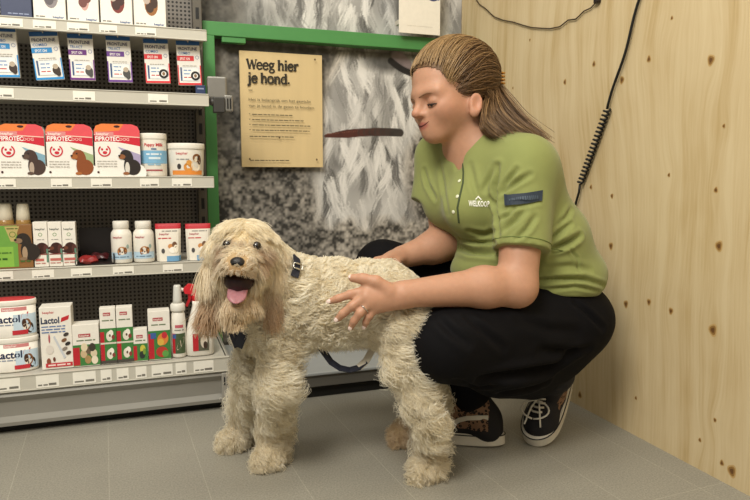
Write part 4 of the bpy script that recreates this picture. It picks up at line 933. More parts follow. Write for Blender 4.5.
# front legs
pn = ft(276, 451); pf = ft(241, 434)
dn, df = dep(pn), dep(pf)
D.chain([at(278, 330, 1.385), at(278, 375, 1.375), at(276, 420, dn + .01), pn + np.array([0, 0.012, .02])], [.040, .026, .020, .022], .03, tg=TL)
D.chain([at(258, 330, 1.44), at(252, 372, 1.46), at(247, 415, df + .01), pf + np.array([0.01, 0.012, .02])], [.038, .025, .020, .022], .03, tg=TL)
fw_ = -nrm(np.array([.38, -.12, 0]))
for p, s in ((pn, 1), (pf, 1)):
    A = np.stack([nrm(-RT * .6 + np.array([BK[0], BK[1], 0]) * .8), nrm(RT * .8 + np.array([BK[0], BK[1], 0]) * .6), ZZ]); A[2] = np.cross(A[0], A[1]); A[2] *= np.sign(A[2][2])
    D.ell(p + A[0] * .018 + np.array([0, 0, -.004]), (.040, .030, .024), A, .02, tg=TP)
# hind legs
hn = ft(430, 462); hf = ft(409, 429)
D.chain([at(411, 322, 1.36), at(407, 355, 1.345), at(418, 388, 1.345), at(431, 415, 1.35), at(430, 440, dep(hn) + .008), hn + np.array([0, 0, .015])], [.050, .031, .019, .015, .013, .020], .03, tg=TL)
D.chain([at(414, 325, 1.48), at(418, 362, 1.49), at(428, 390, 1.51), at(424, 412, dep(hf) + .02), hf + np.array([.01, .01, .015])], [.05, .038, .028, .022, .022], .03, tg=TL)
for p in (hn, hf):
    a0_ = nrm(np.array([-.7, -.45, 0])); A = np.stack([a0_, np.array([-a0_[1], a0_[0], 0]), ZZ]); D.ell(p + a0_ * .015 - ZZ * .004, (.040, .032, .026), A, .02, tg=TP)
# head: slightly tilted, looking out at the viewer
hc = at(244.5, 251.5, 1.31); hx, hu, hb = nrm(RT * .985 - UP * .06 - BK * .10), nrm(UP + RT * .06), None
hb = nrm(np.cross(hx, hu)); hu = np.cross(hb, hx); HA = np.stack([hx, hu, hb])
H = lambda x, y, z: hc + hx * x + hu * y + hb * z
D.ell(H(0, .010, 0), (.056, .053, .062), HA, .03, tg=TS)
D.cone(H(0, -.022, .03), H(0, -.034, .098), .040, .029, .03, tg=TM); D.ell(H(0, -.024, .100), (.024, .016, .018), HA, .015, tg=TM)
D.cone(H(0, -.07, .015), H(0, -.101, .062), .034, .020, .025, tg=TJ)
D.ell(H(0, -.064, .088), (.033, .024, .055), HA, .012, op='-')
for s in (-1, 1):
    D.ell(H(s * .0275, .013, .070), (.012, .010, .012), HA, .01, op='-')
    D.chain([H(s * .053, .018, -.008), H(s * .057, -.03, -.004), H(s * .058, -.092, .0)], [.014, .016, .014], .015, tg=TE)
dv, dq = D.mesh(.0065); dv = smooth(dv, dq, 2); dv[:, 2] = np.maximum(dv[:, 2], .002)
dtree = bvh(dv, dq)
FUR = np.array(lin('cfbb94'))
body_o = np_mesh('body', dv, dq, mat('dog_skin_coat', 'd8c49c', .9, spec=.1, noise=.12, nscale=60, bump=.6, bscale=160, attr='tint'), dog, dog_loc)
_l = (dv - hc) @ HA.T; _c = np.tile(lin('d8c59c'), (len(dv), 1)); _h = D.tags(dv) >= TS
for _p, _r, _k in (((0, -.040, .10), .048, .85), ((.0285, .010, .066), .022, .8), ((-.0285, .010, .066), .022, .8)):
    _w = (_k * np.clip(1.4 - np.linalg.norm(_l - np.array(_p), axis=1) / _r, 0, 1) * _h)[:, None]; _c = _c * (1 - _w) + lin('85592f') * _w
set_col(body_o, 'tint', _c)

def furm():
    m = bpy.data.materials.new('curly_fur'); m.use_nodes = True; N = m.node_tree.nodes; L = m.node_tree.links; b = N['Principled BSDF']
    a = N.new('ShaderNodeAttribute'); a.attribute_name = 'col'; b.inputs['Roughness'].default_value = .65; b.inputs['Specular IOR Level'].default_value = .25
    L.new(a.outputs['Color'], b.inputs['Base Color'])
    t = N.new('ShaderNodeBsdfTranslucent'); L.new(a.outputs['Color'], t.inputs['Color']); x = N.new('ShaderNodeMixShader'); x.inputs[0].default_value = .42
    L.new(b.outputs[0], x.inputs[1]); L.new(t.outputs[0], x.inputs[2]); L.new(x.outputs[0], N['Material Output'].inputs['Surface']); return m
FURM = furm()
def tri_sample(V, Q, n, r):
    T = np.concatenate([Q[:, [0, 1, 2]], Q[:, [0, 2, 3]]]); a, b, c = V[T[:, 0]], V[T[:, 1]], V[T[:, 2]]
    cr = np.cross(b - a, c - a); ar = np.linalg.norm(cr, axis=1); i = r.choice(len(T), n, p=ar / ar.sum()); u, v = r.random(n), r.random(n); f = u + v > 1; u[f], v[f] = 1 - u[f], 1 - v[f]
    return a[i] + (b[i] - a[i]) * u[:, None] + (c[i] - a[i]) * v[:, None], cr[i] / (ar[i, None] + 1e-12)
def field(P, lam, seed, nw=5):
    """smooth random function of place: neighbouring hairs bend alike and gather in locks"""
    r = np.random.default_rng(seed); v = np.zeros(len(P)); g = np.zeros_like(P)
    for _ in range(nw):
        k = unit(r.normal(size=3)) * 6.2832 / (lam * r.uniform(.7, 1.4)); q = P @ k + r.uniform(0, 6.28); v += np.sin(q); g += np.cos(q)[:, None] * k
    return v / math.sqrt(nw / 2), g * lam / 6.2832 / math.sqrt(nw / 2)
def grow_fur(m, seed, K=10, only_head=False):
    r = np.random.default_rng(seed); P, Nn = tri_sample(dv, dq, m, r); tg = D.tags(P); loc = (P - hc) @ HA.T; head = tg >= TS
    keep = (tg >= TN) if only_head else np.ones(m, bool)
    keep &= ~(head & (np.linalg.norm(loc - np.array([0, -.018, .115]), axis=1) < .0145))
    keep &= ~(head & (np.abs(loc[:, 0]) < .027) & (loc[:, 1] < -.038) & (loc[:, 1] > -.077) & (loc[:, 2] > .03))
    for s in (-1, 1): keep &= ~(head & (np.linalg.norm((loc - np.array([s * .0275, .013, .066])) * [1, 1, .6], axis=1) < .0085))
    P, Nn, tg, loc, head = P[keep], Nn[keep], tg[keep], loc[keep], head[keep]; n = len(P)
    f1, g1 = field(P, .017, 1); f2, g2 = field(P, .034, 2); asp = np.array([1, 1, .42]); f3, g3 = field(P * asp, .0135, 3); g3 = g3 * asp; f4, g4 = field(P, .05, 4)
    side = np.where(np.abs(loc[:, :1]) < .010, np.where(r.random((n, 1)) < .5, -1., 1.), np.sign(loc[:, :1]))
    Dn = np.tile(nrm(RT * .55 - UP * .75), (n, 1)); Ln = np.full(n, .035); am = np.full(n, .0072); fq = np.full(n, 1.2); lift = np.full(n, .52); jit = np.full(n, .38)
    leg = (tg == TL) | (tg == TP); Dn[leg] = -ZZ + RT * .1; Ln[leg] = .046; am[leg] = .0074; fq[leg] = 1.7; lift[leg] = .42
    pw = tg == TP; Dn[pw] = -ZZ * .5 - RT * .5 + BK * .5 + Nn[pw] * .0; Ln[pw] = .026; lift[pw] = .6; am[pw] = .0045
    top = (tg == TB) & (Nn[:, 2] > .35); Dn[top] = nrm(RT + BK * .3); Ln[top] = .030; lift[top] = .48; am[top] = .0045
    nk = tg == TN; Dn[nk] = nrm(-UP + RT * .3 + BK * .2); Ln[nk] = .042
    sk = tg == TS; Dn[sk] = hx * side[sk] * (.25 + .5 * np.abs(loc[sk, :1]) / .06) - hu * .95 + hb * .1; Ln[sk] = .036; am[sk] = .0016; fq[sk] = .7; lift[sk] = .18
    br = sk & (loc[:, 1] < .055) & (loc[:, 2] > .045); Dn[br] = hx * side[br] * .9 - hu * .6 + hb * .12; Ln[br] = .030 + .35 * np.abs(loc[br, 0]); lift[br] = .42
    tp = sk & (loc[:, 1] > .045); Dn[tp] = hx * side[tp] * .8 + hb * .45 - hu * .3; Ln[tp] = .036; lift[tp] = .42
    mz = tg == TM; Dn[mz] = hx * side[mz] * (.35 + 6 * np.abs(loc[mz, :1])) - hu * .95 - hb * .1; Ln[mz] = .040; am[mz] = .0016; fq[mz] = .7; lift[mz] = .26
    bz = mz & (loc[:, 1] > -.03) & (np.abs(loc[:, 0]) < .024); Dn[bz] = hx * side[bz] * .75 + hu * .35 - hb * .15; Ln[bz] = .028; lift[bz] = .55; jit[bz] = .5
    fr = mz & (loc[:, 2] > .085); Ln[fr] = .014; Dn[fr] = Dn[fr] + hx * side[fr] * 1.2
    jw = tg == TJ; Dn[jw] = -hu + hb * .12 + hx * loc[jw, :1] * 8; Ln[jw] = .036; am[jw] = .002; fq[jw] = .7; lift[jw] = .22
    er = tg == TE; Dn[er] = -hu + hx * side[er] * .05; Ln[er] = .054; am[er] = .0026; fq[er] = .9; lift[er] = .13
    jit[head & ~bz] = .16
    tone = np.clip(.55 + .16 * f2 + .10 * f4 + .16 * f3 + r.normal(0, .16, n), 0, 1)[:, None]
    c0, c1, tan, dt = lin('e8dcbe'), lin('fdf8ea'), lin('c79c62'), lin('9a6c40'); col = c0 + (c1 - c0) * tone
    def blend(mk, c, a): col[mk] = col[mk] * (1 - a) + c * a
    def soft(mk, d, R, c, a):
        w_ = (a * np.clip(1.3 - d / R, 0, 1) * mk)[:, None]; col[:] = col * (1 - w_) + c * w_
    blend(head, lin('f4e6c6'), .4); blend(er, tan, .12); soft(er, np.abs(loc[:, 1] + .10), .05, lin('a9763f'), .6); blend(jw, tan, .30); blend(pw, tan, .0)
    soft(head & (loc[:, 1] < .0) & (tg != TE), np.linalg.norm(loc - np.array([0, -.045, .10]), axis=1), .038, dt, .55)
    for s in (-1, 1): soft(head, np.linalg.norm(loc - np.array([s * .0285, .009, .066]), axis=1), .024, dt, .75)
    blend((tg == TP) & (np.linalg.norm(P - hf, axis=1) < .08), tan, .45); blend(leg & (P[:, 2] < .10), lin('dcc9a0'), .2)
    T = Dn - Nn * np.sum(Dn * Nn, 1, keepdims=True) * .85; T = unit(T); B = unit(np.cross(Nn, T))
    an = (jit * (.9 * f2 + .5 * f4) + r.normal(0, .16, n))[:, None]; T = T * np.cos(an) + B * np.sin(an); B = unit(np.cross(Nn, T))
    Ln = Ln * np.clip(1 + .22 * f4 + r.normal(0, .10, n), .5, 1.5); am = am * (1 + .3 * f2).clip(.3, 1.7); ph = 2.6 * f1 + r.normal(0, .28, n)
    cl = (g3 - Nn * np.sum(g3 * Nn, 1, keepdims=True)) * np.where(head, .0026, .0095)[:, None]
    t = np.linspace(0, 1, K)[None, :, None]; e = lambda a: a[:, None, None]; v = lambda a: a[:, None, :]
    w_ = 2 * math.pi * e(fq) * t + e(ph); env = e(am) * np.minimum(1, t * 2.0); L_ = e(Ln); li = e(lift)
    X = v(P) - v(Nn) * .003 + v(cl) * t ** 1.2 + v(Nn) * L_ * li * (t - .55 * t * t) + v(T) * L_ * (t * (1 - li * .45)) + env * (np.sin(w_) - np.sin(e(ph))) * v(B) + env * .75 * (np.cos(w_) - np.cos(e(ph))) * v(Nn) - ZZ * (L_ * .16 * t * t)
    X[..., 2] = np.maximum(X[..., 2], .0015)
    R_ = np.broadcast_to(  .00054 * (1 - .6 * t[..., 0] ** 2), (n, K))
    return X, R_, np.clip(col * r.uniform(.90, 1.06, (n, 1)), 0, 1)
X, R_, cs = (np.concatenate(q) for q in zip(grow_fur(FUR_HAIRS, 3), grow_fur(FUR_HAIRS, 4, only_head=True)))
curves('fur', X, R_, cs, FURM, dog, dog_loc)
# face
def part(name, fill, parent, base): m = MB(); m.xf = lambda p: np.asarray(p) - base; fill(m); return m.build(name, parent)
nosem = mat('dog_nose_black', '231f1e', .35, noise=.1, nscale=300, bump=.3, bscale=900)
def nose(m): m.ball(H(0, -.020, .116), (.0145, .0112, .011), nosem, 20, 14, HA); m.ball(H(0, -.028, .114), (.008, .010, .008), nosem, 12, 8, HA); [m.ball(H(s * .008, -.0215, .1255), (.0032, .0026, .003), mat('nostril', '060505', .8), 8, 6, HA) for s in (-1, 1)]
part('nose', nose, dog, dog_loc)
for s in (-1, 1):
    def eye(m): m.ball(H(s * .0275, .012, .0555), .0100, mat('dog_eye', '1a0f0a', .06, spec=.7), 18, 12)
    part('eye', eye, dog, dog_loc)
def mouth(m): m.ball(H(0, -.056, .072), (.029, .021, .030), mat('mouth_inside', '2a1213', .4), 22, 14, HA)
part('mouth', mouth, dog, dog_loc)
def tongue(m):
    V, F = [], []; n, k = 14, 12
    for i in range(n + 1):
        t = i / n; c = H(0, -.063 - .033 * t ** 1.5, .062 + .056 * t - .010 * t * t); wd = .0205 * (1 - .15 * t) * math.sqrt(max(.02, 1 - max(0, (t - .7) / .3) ** 2)); nn = nrm(hu * .55 + hb * (.3 + t))
        for j in range(k):
            a = 2 * math.pi * j / k; V.append(c + hx * wd * math.cos(a) + nn * (.0045 * math.sin(a) - .0035 * math.exp(-(math.cos(a) * 3) ** 2) * (math.sin(a) > 0)))
    for i in range(n):
        for j in range(k): j2 = (j + 1) % k; F.append([i * k + j, i * k + j2, (i + 1) * k + j2, (i + 1) * k + j])
    F.append(list(range(k))); F.append([n * k + j for j in range(k - 1, -1, -1)])
    m.add(V, F, mat('tongue_pink', 'a9747a', .4, noise=.08, nscale=200, sss=.1), True)
part('tongue', tongue, dog, dog_loc)
# harness: breast straps, girth strap with a silver buckle, belly band hanging loose
har = mat('harness_webbing', '20222e', .6, noise=.08, nscale=300, bump=.3, bscale=700); buck = mat('silver_buckle', 'c9c6bc', .25, metal=.9)
def ribbon(m, pts, wdt, mt, nn=None, th=.0022):
    P = [np.asarray(p, float) for p in pts]
    if nn is None: nn = [BK] * len(P)
    V, F = [], []
    for i, p in enumerate(P):
        t = nrm(P[min(i + 1, len(P) - 1)] - P[max(i - 1, 0)]); n = nrm(np.asarray(nn[i]) - t * (np.asarray(nn[i]) @ t)); b = np.cross(t, n)
        V += [p + b * wdt / 2 + n * th / 2, p + b * wdt / 2 - n * th / 2, p - b * wdt / 2 - n * th / 2, p - b * wdt / 2 + n * th / 2]
    for i in range(len(P) - 1):
        for k in range(4): k2 = (k + 1) % 4; F.append([i * 4 + k, i * 4 + k2, i * 4 + 4 + k2, i * 4 + 4 + k])
    F += [[0, 1, 2, 3], [4 * len(P) - 1, 4 * len(P) - 2, 4 * len(P) - 3, 4 * len(P) - 4]]
    m.add(V, F, mt)
def on_dog(pts, off):
    o, nn = [], []
    for x, y in pts:
        p, n = hit(dtree, x, y, off)
        if p is not None: o.append(p); nn.append(n)
    return o, nn
hm = MB(); hm.xf = lambda p: np.asarray(p) - dog_loc
q, _ = hit(dtree, 246, 338); qd = dep(q) - .040
ribbon(hm, [at(257, 304, qd + .035), at(253, 314, qd + .014), at(249, 323, qd + .002), at(245, 331, qd), at(241, 339, qd + .002), at(238, 347, qd + .012)], .019, har)
ribbon(hm, [at(228, 318, qd + .030), at(231, 328, qd + .012), at(234, 337, qd + .006), at(238, 347, qd + .0125)], .015, har)
hm.build('breast_strap', dog); hm = MB(); hm.xf = lambda p: np.asarray(p) - dog_loc
pts, nn = on_dog([(291, 262.5), (291.5, 268), (291.5, 274), (291, 279)], .020)
bp0 = at(291, 261, 1.44); ribbon(hm, [at(290, 263, 1.50), at(290.5, 259.5, 1.46)] + pts, .017, har, [UP, UP] + nn)
hb_o = hm.build('harness', dog)
p, n = hit(dtree, 292.5, 271, .0235)
def buckle(m):
    t = nrm(np.cross(n, RT)); a = nrm(np.cross(t, n)); A = np.stack([a, t, n])
    for u, v, su, sv in ((0, .006, .011, .0022), (0, -.006, .011, .0022), (.010, 0, .002, .007), (-.010, 0, .002, .007)): m.ball(p + a * u + t * v, (su, sv, .002), buck, 8, 6, A)
part('buckle', buckle, hb_o, dog_loc)
lb = MB(); lb.xf = lambda p: np.asarray(p) - dog_loc
d0 = 1.40
bpts = [(318, 343), (324, 352), (331, 362), (340, 368), (350, 370), (359, 367.5), (366, 361), (372, 350), (376, 342), (379, 332)]
P = [at(x, y, d0 + .004 * i) for i, (x, y) in enumerate(bpts)]
ribbon(lb, P[:7], .016, har, [nrm(UP * .75 + BK * .55)] * 7)
lin_m = mat('strap_lining', 'd6cdbb', .7, bump=.3, bscale=500)
ribbon(lb, P[5:], .017, lin_m, [nrm(UP * .3 + BK * .8 - RT * .5)] * 5); lb.build('belly_strap', dog)

# ================================================================== THE WOMAN
per_loc = np.array([.93, 1.40, 0.0])
woman = thing('person', 'woman in a green short-sleeved shirt squatting by the plywood wall, both hands on the dog', 'person', per_loc)
skin = mat('skin', 'd9a98a', .5, spec=.35, attr='tint', noise=.04, nscale=90, bump=.08, bscale=500, sss=.12)
# head frame
th, pt = math.radians(28), math.radians(13)
f0 = -RT * math.cos(th) + BK * math.sin(th); hl_ = BK * math.cos(th) + RT * math.sin(th)
wf = f0 * math.cos(pt) - UP * math.sin(pt); wu = UP * math.cos(pt) + f0 * math.sin(pt); wl = hl_
WA = np.stack([wf, wl, wu]); WS = 1.03
W0 = at(453.5, 94, 1.50)
def G(x, y, z): return W0 + (wf * x + wl * y + wu * z) * WS
def ge(s, c, r, A=None, **k): s.ell(G(*c), np.array(r) * WS, WA if A is None else A, **k)
def gc(s, a, b, r1, r2, **k): s.cone(G(*a), G(*b), r1 * WS, r2 * WS, **k)
# torso frame
ty = math.radians(40)
tl_ = nrm(BK * math.cos(ty) + RT * math.sin(ty)); tup = nrm(at(487, 150, 1.53) - at(540, 300, 1.58)); tl_ = nrm(tl_ - tup * (tl_ @ tup)); tf = np.cross(tl_, tup)
TA = np.stack([tf, tl_, tup])
shL, shR = at(526, 166, 1.415), at(440, 157, 1.635)
elL, elR = at(517, 287, 1.36), at(447, 243, 1.615)
wrL, wrR = at(404, 294, 1.295), at(402, 257, 1.555)
S = SD()
# --- head
ge(S, (-.008, 0, .034), (.098, .076, .078), k=.02)
ge(S, (.038, 0, -.020), (.056, .057, .070), k=.03)
for s in (-1, 1):
    gc(S, (.0, s * .048, -.042), (.066, s * .012, -.079), .021, .015, k=.03)
    ge(S, (.056, s * .038, -.032), (.026, .022, .022), k=.03)
    gc(S, (.073, s * .046, .007), (.089, s * .010, .009), .007, .008, k=.02)
ge(S, (.076, 0, -.081), (.016, .018, .013), k=.02)
ge(S, (.076, 0, -.056), (.022, .026, .022), k=.02)
for s in (-1, 1): ge(S, (.094, s * .032, -.013), (.0150, .018, .0120), k=.014, op='-')
gc(S, (.086, 0, .004), (.1065, 0, -.029), .0070, .0080, k=.012)
ge(S, (.1075, 0, -.0315), (.0098, .0095, .0082), k=.010)
for s in (-1, 1): ge(S, (.0935, s * .0122, -.0355), (.0100, .0062, .0066), k=.006)
for s in (-1, 1): ge(S, (.102, s * .0058, -.0425), (.005, .0036, .003), k=.003, op='-')
for s in (-1, 1): ge(S, (.0765, s * .032, -.013), (.0140, .0165, .0120), k=.004)
for s in (-1, 1): gc(S, (.0915, s * .003, -.0545), (.081, s * .021, -.0480), .0040, .0018, k=.006)
for s in (-1, 1): gc(S, (.0890, s * .002, -.0625), (.080, s * .019, -.0500), .0046, .0020, k=.006)
for s in (-1, 1):
    eu = nrm(wu * .96 - wf * .28); ea = np.stack([nrm(wf * .90 + wl * s * -.42), nrm(wl * s + wf * .42), eu]); ea[0] = nrm(ea[0] - eu * (ea[0] @ eu)); ea[1] = np.cross(ea[2], ea[0])
    ge(S, (.005, s * .078, -.037), (.0150, .0060, .025), ea, k=.006); ge(S, (.011, s * .075, -.055), (.010, .006, .010), ea, k=.006)
    ge(S, (.006, s * .0855, -.034), (.0095, .0075, .017), ea, k=.004, op='-')
# --- neck, trunk (under the clothes), arms
nb = at(483, 153, 1.53)
S.cone(G(-.022, 0, -.045), nb, .050, .052, .03); S.cone(G(.006, 0, -.070), at(473, 160, 1.52), .036, .042, .03)
S.chain([nb, at(500, 190, 1.535), at(522, 250, 1.555), at(548, 300, 1.585)], [.075, .095, .10, .10], .05)
S.cone(shL, shR, .045, .045, .04)
S.chain([shL, elL], [.050, .041], .02); S.chain([shR, elR], [.048, .040], .02)
mL = elL + (wrL - elL) * .3 + UP * .004; mR = elR + (wrR - elR) * .3
S.chain([elL, mL, wrL], [.039, .041, .0265], .02); S.chain([elR, mR, wrR], [.038, .039, .0265], .02)
def flatcone(s, a, b, r1, r2, n, sq, k): # two parallel cones make a flat limb section
    s.cone(a + n * r1 * sq, b + n * r2 * sq, r1 * (1 - sq * .4), r2 * (1 - sq * .4), k); s.cone(a - n * r1 * sq, b - n * r2 * sq, r1 * (1 - sq * .4), r2 * (1 - sq * .4), k)
# --- left hand spread on the dog's flank: palm, then each finger through its knuckles
kn = {'index': at(368, 289.5, 1.283), 'middle': at(366, 296, 1.275), 'ring': at(369.5, 303, 1.275), 'little': at(374, 309, 1.283)}
for q, r_ in (('index', .0125), ('middle', .0128), ('ring', .0122), ('little', .0112)): S.cone(wrL + (kn[q] - kn['middle']) * .35, kn[q], .017, r_, .012)
FG = {'index': [(368, 289.5, 1.283), (350, 294.5, 1.278), (338, 298.5, 1.281), (330.5, 301.2, 1.286)],
      'middle': [(366, 296, 1.275), (352, 306, 1.270), (343, 313.5, 1.274), (337.5, 319, 1.280)],
      'ring': [(369.5, 303, 1.275), (360, 313, 1.270), (354, 321, 1.276), (351, 327, 1.284)],
      'little': [(374, 309, 1.283), (369, 316, 1.279), (366, 321.5, 1.284), (364.5, 326, 1.291)]}
FR = {'index': .0088, 'middle': .0090, 'ring': .0085, 'little': .0075}
for q, pl in FG.items():
    P = [at(*p) for p in pl]; r_ = FR[q]; S.chain(P, [r_ * 1.15, r_, r_ * .9, r_ * .74], .004)
THB = [at(389, 291, 1.283), at(376, 281.5, 1.276), at(363, 278.8, 1.279), at(352.5, 278, 1.284)]
S.chain(THB, [.017, .0118, .0105, .0085], .006)
# --- right hand laid over the far side of the dog's back
kR = [at(391 - 2.5 * i, 257 + 1.6 * i, 1.53 - .019 * i) for i in range(4)]
for i in range(4):
    S.cone(wrR, kR[i], .018, .012, .012); a = kR[i]; b_ = a - RT * .034 - UP * .008 - BK * .004; c_ = b_ - RT * .022 - UP * .014; S.chain([a, b_, c_], [.0098, .0086, .0070], .004)
S.chain([wrR + BK * .01, at(396, 263, 1.50), at(386, 266, 1.475)], [.014, .011, .008], .006)
# --- legs under the trousers, so the body is one figure
hpL, hpR = at(566, 318, 1.575), at(535, 308, 1.665)
knL, knR = at(447, 343, 1.33), at(381, 267, 1.70)
anL, anR = at(532, 384, 1.52), at(474, 404, 1.60)
for hp, kn_, an_ in ((hpL, knL, anL), (hpR, knR, anR)): S.chain([hp, kn_], [.065, .036], .03); S.chain([kn_, an_], [.036, .024], .03)
bv, bq = S.mesh(.0032); bv = smooth(bv, bq, 1)
body_w = np_mesh('body', bv, bq, skin, woman, per_loc)
base = lin('b98b70'); loc = (bv - W0) @ WA.T / WS
tint = np.tile(base, (len(bv), 1)); r = np.random.default_rng(2)
def tintm(d, c, a): tint[:] = tint * (1 - (d * a)[:, None]) + lin(c) * (d * a)[:, None]
g2 = lambda c, s: np.exp(-(((loc - np.array(c)) / np.array(s)) ** 2).sum(1))
inhead = (np.abs(loc) < .16).all(1).astype(float)
for s in (-1, 1): tintm(g2((.06, s * .048, -.035), (.03, .03, .026)) * inhead, 'b0705a', .3)
tintm(g2((.115, 0, -.036), (.018, .016, .016)) * inhead, 'b4705a', .4)
lipm = np.clip(1.6 - 1.6 * np.sqrt(((loc[:, 1]) / .0225) ** 2 + ((loc[:, 2] + .0590) / .0100) ** 2), 0, 1) * (loc[:, 0] > .082) * inhead; tintm(np.clip(lipm * 2, 0, 1), 'a4584f', .75)
for s in (-1, 1): tintm(g2((.005, s * .085, -.034), (.02, .02, .03)) * inhead, 'b8755c', .4); tintm(g2((.084, s * .032, -.007), (.02, .016, .008)) * inhead, 'a0705a', .45)
set_col(body_w, 'tint', tint)
btree = bvh(bv, bq)
W_ = lambda p: np.asarray(p) - per_loc
# eyes, lids, brows
for s in (-1, 1):
    m = MB(); m.xf = W_; m.ball(G(.0756, s * .032, -.0150), .0108 * WS, mat('eye_white', 'e6ded2', .15), 18, 12, WA); m.ball(G(.0836, s * .032, -.0200), .0052 * WS, mat('iris', '3a3f3c', .1), 12, 8, WA); m.build('eye', woman)
    m = MB(); m.xf = W_; pts = []
    for t in np.linspace(-1, 1, 9):
        o = np.array(G(.0765 + .0148 * math.cos(t * 1.15), s * (.032 + .0178 * math.sin(t * 1.12)), -.0180 - .0014 * (1 - t * t) - .0022 * t)); pts.append(o)
    m.tube(pts, [.0006, .0013, .0017, .0018, .0018, .0018, .0017, .0013, .0006], mat('lash', '241a15', .6), 6); m.build('eyelashes', woman)
    m = MB(); m.xf = W_; pts = []
    for t in np.linspace(0, 1, 9):
        o = np.array(G(.112, s * (.011 + .040 * t),   .0015 + .0065 * math.sin(t * 2.3) - .003 * t)); d = Vector(-wf - wl * s * .35 * t).normalized(); hh = btree.ray_cast(Vector(o), d); pts.append(np.array(hh[0]) - np.array(d) * .0003 if hh[0] else o)
    m.tube(pts, [.0008, .0014, .0018, .0018, .0018, .0016, .0014, .0010, .0005], mat('brow', '86644a', .7), 6, flatness=.5); m.build('eyebrow', woman)
pts = []
for t in np.linspace(-1, 1, 13):
    o = np.array(G(.15, .0225 * t, -.0588 + .0065 * t * t)); hh = btree.ray_cast(Vector(o), Vector(-wf)); pts.append(np.array(hh[0]) + wf * .0003)
m = MB(); m.xf = W_; m.tube(pts, [.0005, .0008, .0011, .0013, .0014, .0015, .0015, .0015, .0014, .0013, .0011, .0008, .0005], mat('mouth_line', '5e2c2a', .6), 6); m.build('mouth', woman)
# nails and ring
nailm = mat('nail_polish', 'e6cfc4', .2)
for q, pl in list(FG.items()) + [('thumb', None)]:
    P = [at(*p) for p in pl] if pl else THB; t = nrm(P[-1] - P[-2]); n = nrm(BK + UP * (.55 if q == 'thumb' else .25) - t * (BK @ t)); r_ = FR.get(q, .0100) * .74
    A = np.stack([t, np.cross(n, t), n]); m = MB(); m.xf = W_; m.ball(P[-1] + n * r_ * .80 + t * .002, (.0058, .0044, .0016), nailm, 12, 8, A); tag(m.build('fingernail', woman), 'pale polished fingernail')
P = [at(*p) for p in FG['ring']]; a = P[0] + (P[1] - P[0]) * .55; t = nrm(P[1] - P[0]); e1 = nrm(np.cross(t, UP)); e2 = np.cross(t, e1); m = MB(); m.xf = W_
m.tube([a + .0102 * (math.cos(q) * e1 + math.sin(q) * e2) for q in np.linspace(0, 6.2832, 25)], .0013, mat('ring_silver', 'cfcac0', .2, metal=1), 6); m.build('ring', woman)

# ------------------------------------------------------------------ shirt
SH = SD()
SH.ell(at(499, 190, 1.535), (.115, .165, .13), TA, .05)
SH.ell(at(523, 245, 1.555), (.135, .168, .115), TA, .06)
SH.ell(at(540, 284, 1.578), (.138, .168, .085), TA, .06)
SH.cone(shL, shR, .058, .056, .05); na = nrm(G(-.022, 0, -.045) - nb); SH.cone(nb + na * .055 - tf * .006, nb - tup * .05 - tf * .02, .060, .105, .04)
SH.ell(at(470, 208, 1.475), (.06, .062, .062), TA, .05); SH.ell(at(447, 203, 1.58), (.058, .06, .06), TA, .05)
SH.ell(at(487, 262, 1.505), (.072, .10, .046), TA, .035)
dL, dR = nrm(elL - shL), nrm(elR - shR)
hemL, hemR = at(522, 250, 1.373), at(429, 203, 1.628)
SH.cone(shL, hemL + dL * .03, .060, .060, .03, cut=(hemL, dL)); SH.cone(shR, hemR + dR * .03, .058, .053, .03, cut=(hemR, nrm(hemR - shR)))

# neck opening and hem
SH.cone(nb + na * .17, nb + na * .088, .085, .050, .006, op='-'); SH.cone(nb + na * .065 + tf * .035, nb + tf * .088 - tup * .006, .036, .009, .012, op='-')
SH.half(at(560, 294.5, 1.5), nrm(-UP - RT * .03), per_loc + np.array([-.6, -.6, 0]), per_loc + np.array([.6, .6, .60]))
def vnormals(V, Q):
    n = np.cross(V[Q[:, 2]] - V[Q[:, 0]], V[Q[:, 3]] - V[Q[:, 1]]); o = np.zeros_like(V)
    for k in range(4):
        for a in range(3): o[:, a] += np.bincount(Q[:, k], n[:, a], len(V))
    return unit(o)
def crease(V, Q, tree, folds):
    """press folds of cloth into a surface along the lines where the photo shows them"""
    N0 = vnormals(V, Q); disp = np.zeros(len(V))
    for pl, wd, dp in folds:
        L_ = []
        for a, b in zip(pl[:-1], pl[1:]):
            for t in np.linspace(0, 1, 14, endpoint=False):
                q, _ = hit(tree, a[0] + (b[0] - a[0]) * t, a[1] + (b[1] - a[1]) * t)
                if q is not None: L_.append(q)
        if len(L_) < 3: continue
        L_ = np.array(L_); env = np.sin(np.pi * np.linspace(.06, .94, len(L_))) ** .6
        near = np.where((np.abs(V - L_.mean(0)) < np.ptp(L_, 0).max() + wd * 5).all(1))[0]; d = np.linalg.norm(V[near, None] - L_[None], axis=2); k = d.argmin(1); d = d.min(1)
        disp[near] += 1.5 * dp * env[k] * (-np.exp(-(d / wd) ** 2) + .45 * np.exp(-((d - 2.1 * wd) / wd) ** 2))
    return V + N0 * disp[:, None]
sv, sq_ = SH.mesh(.0036); sv = smooth(sv, sq_, 1)
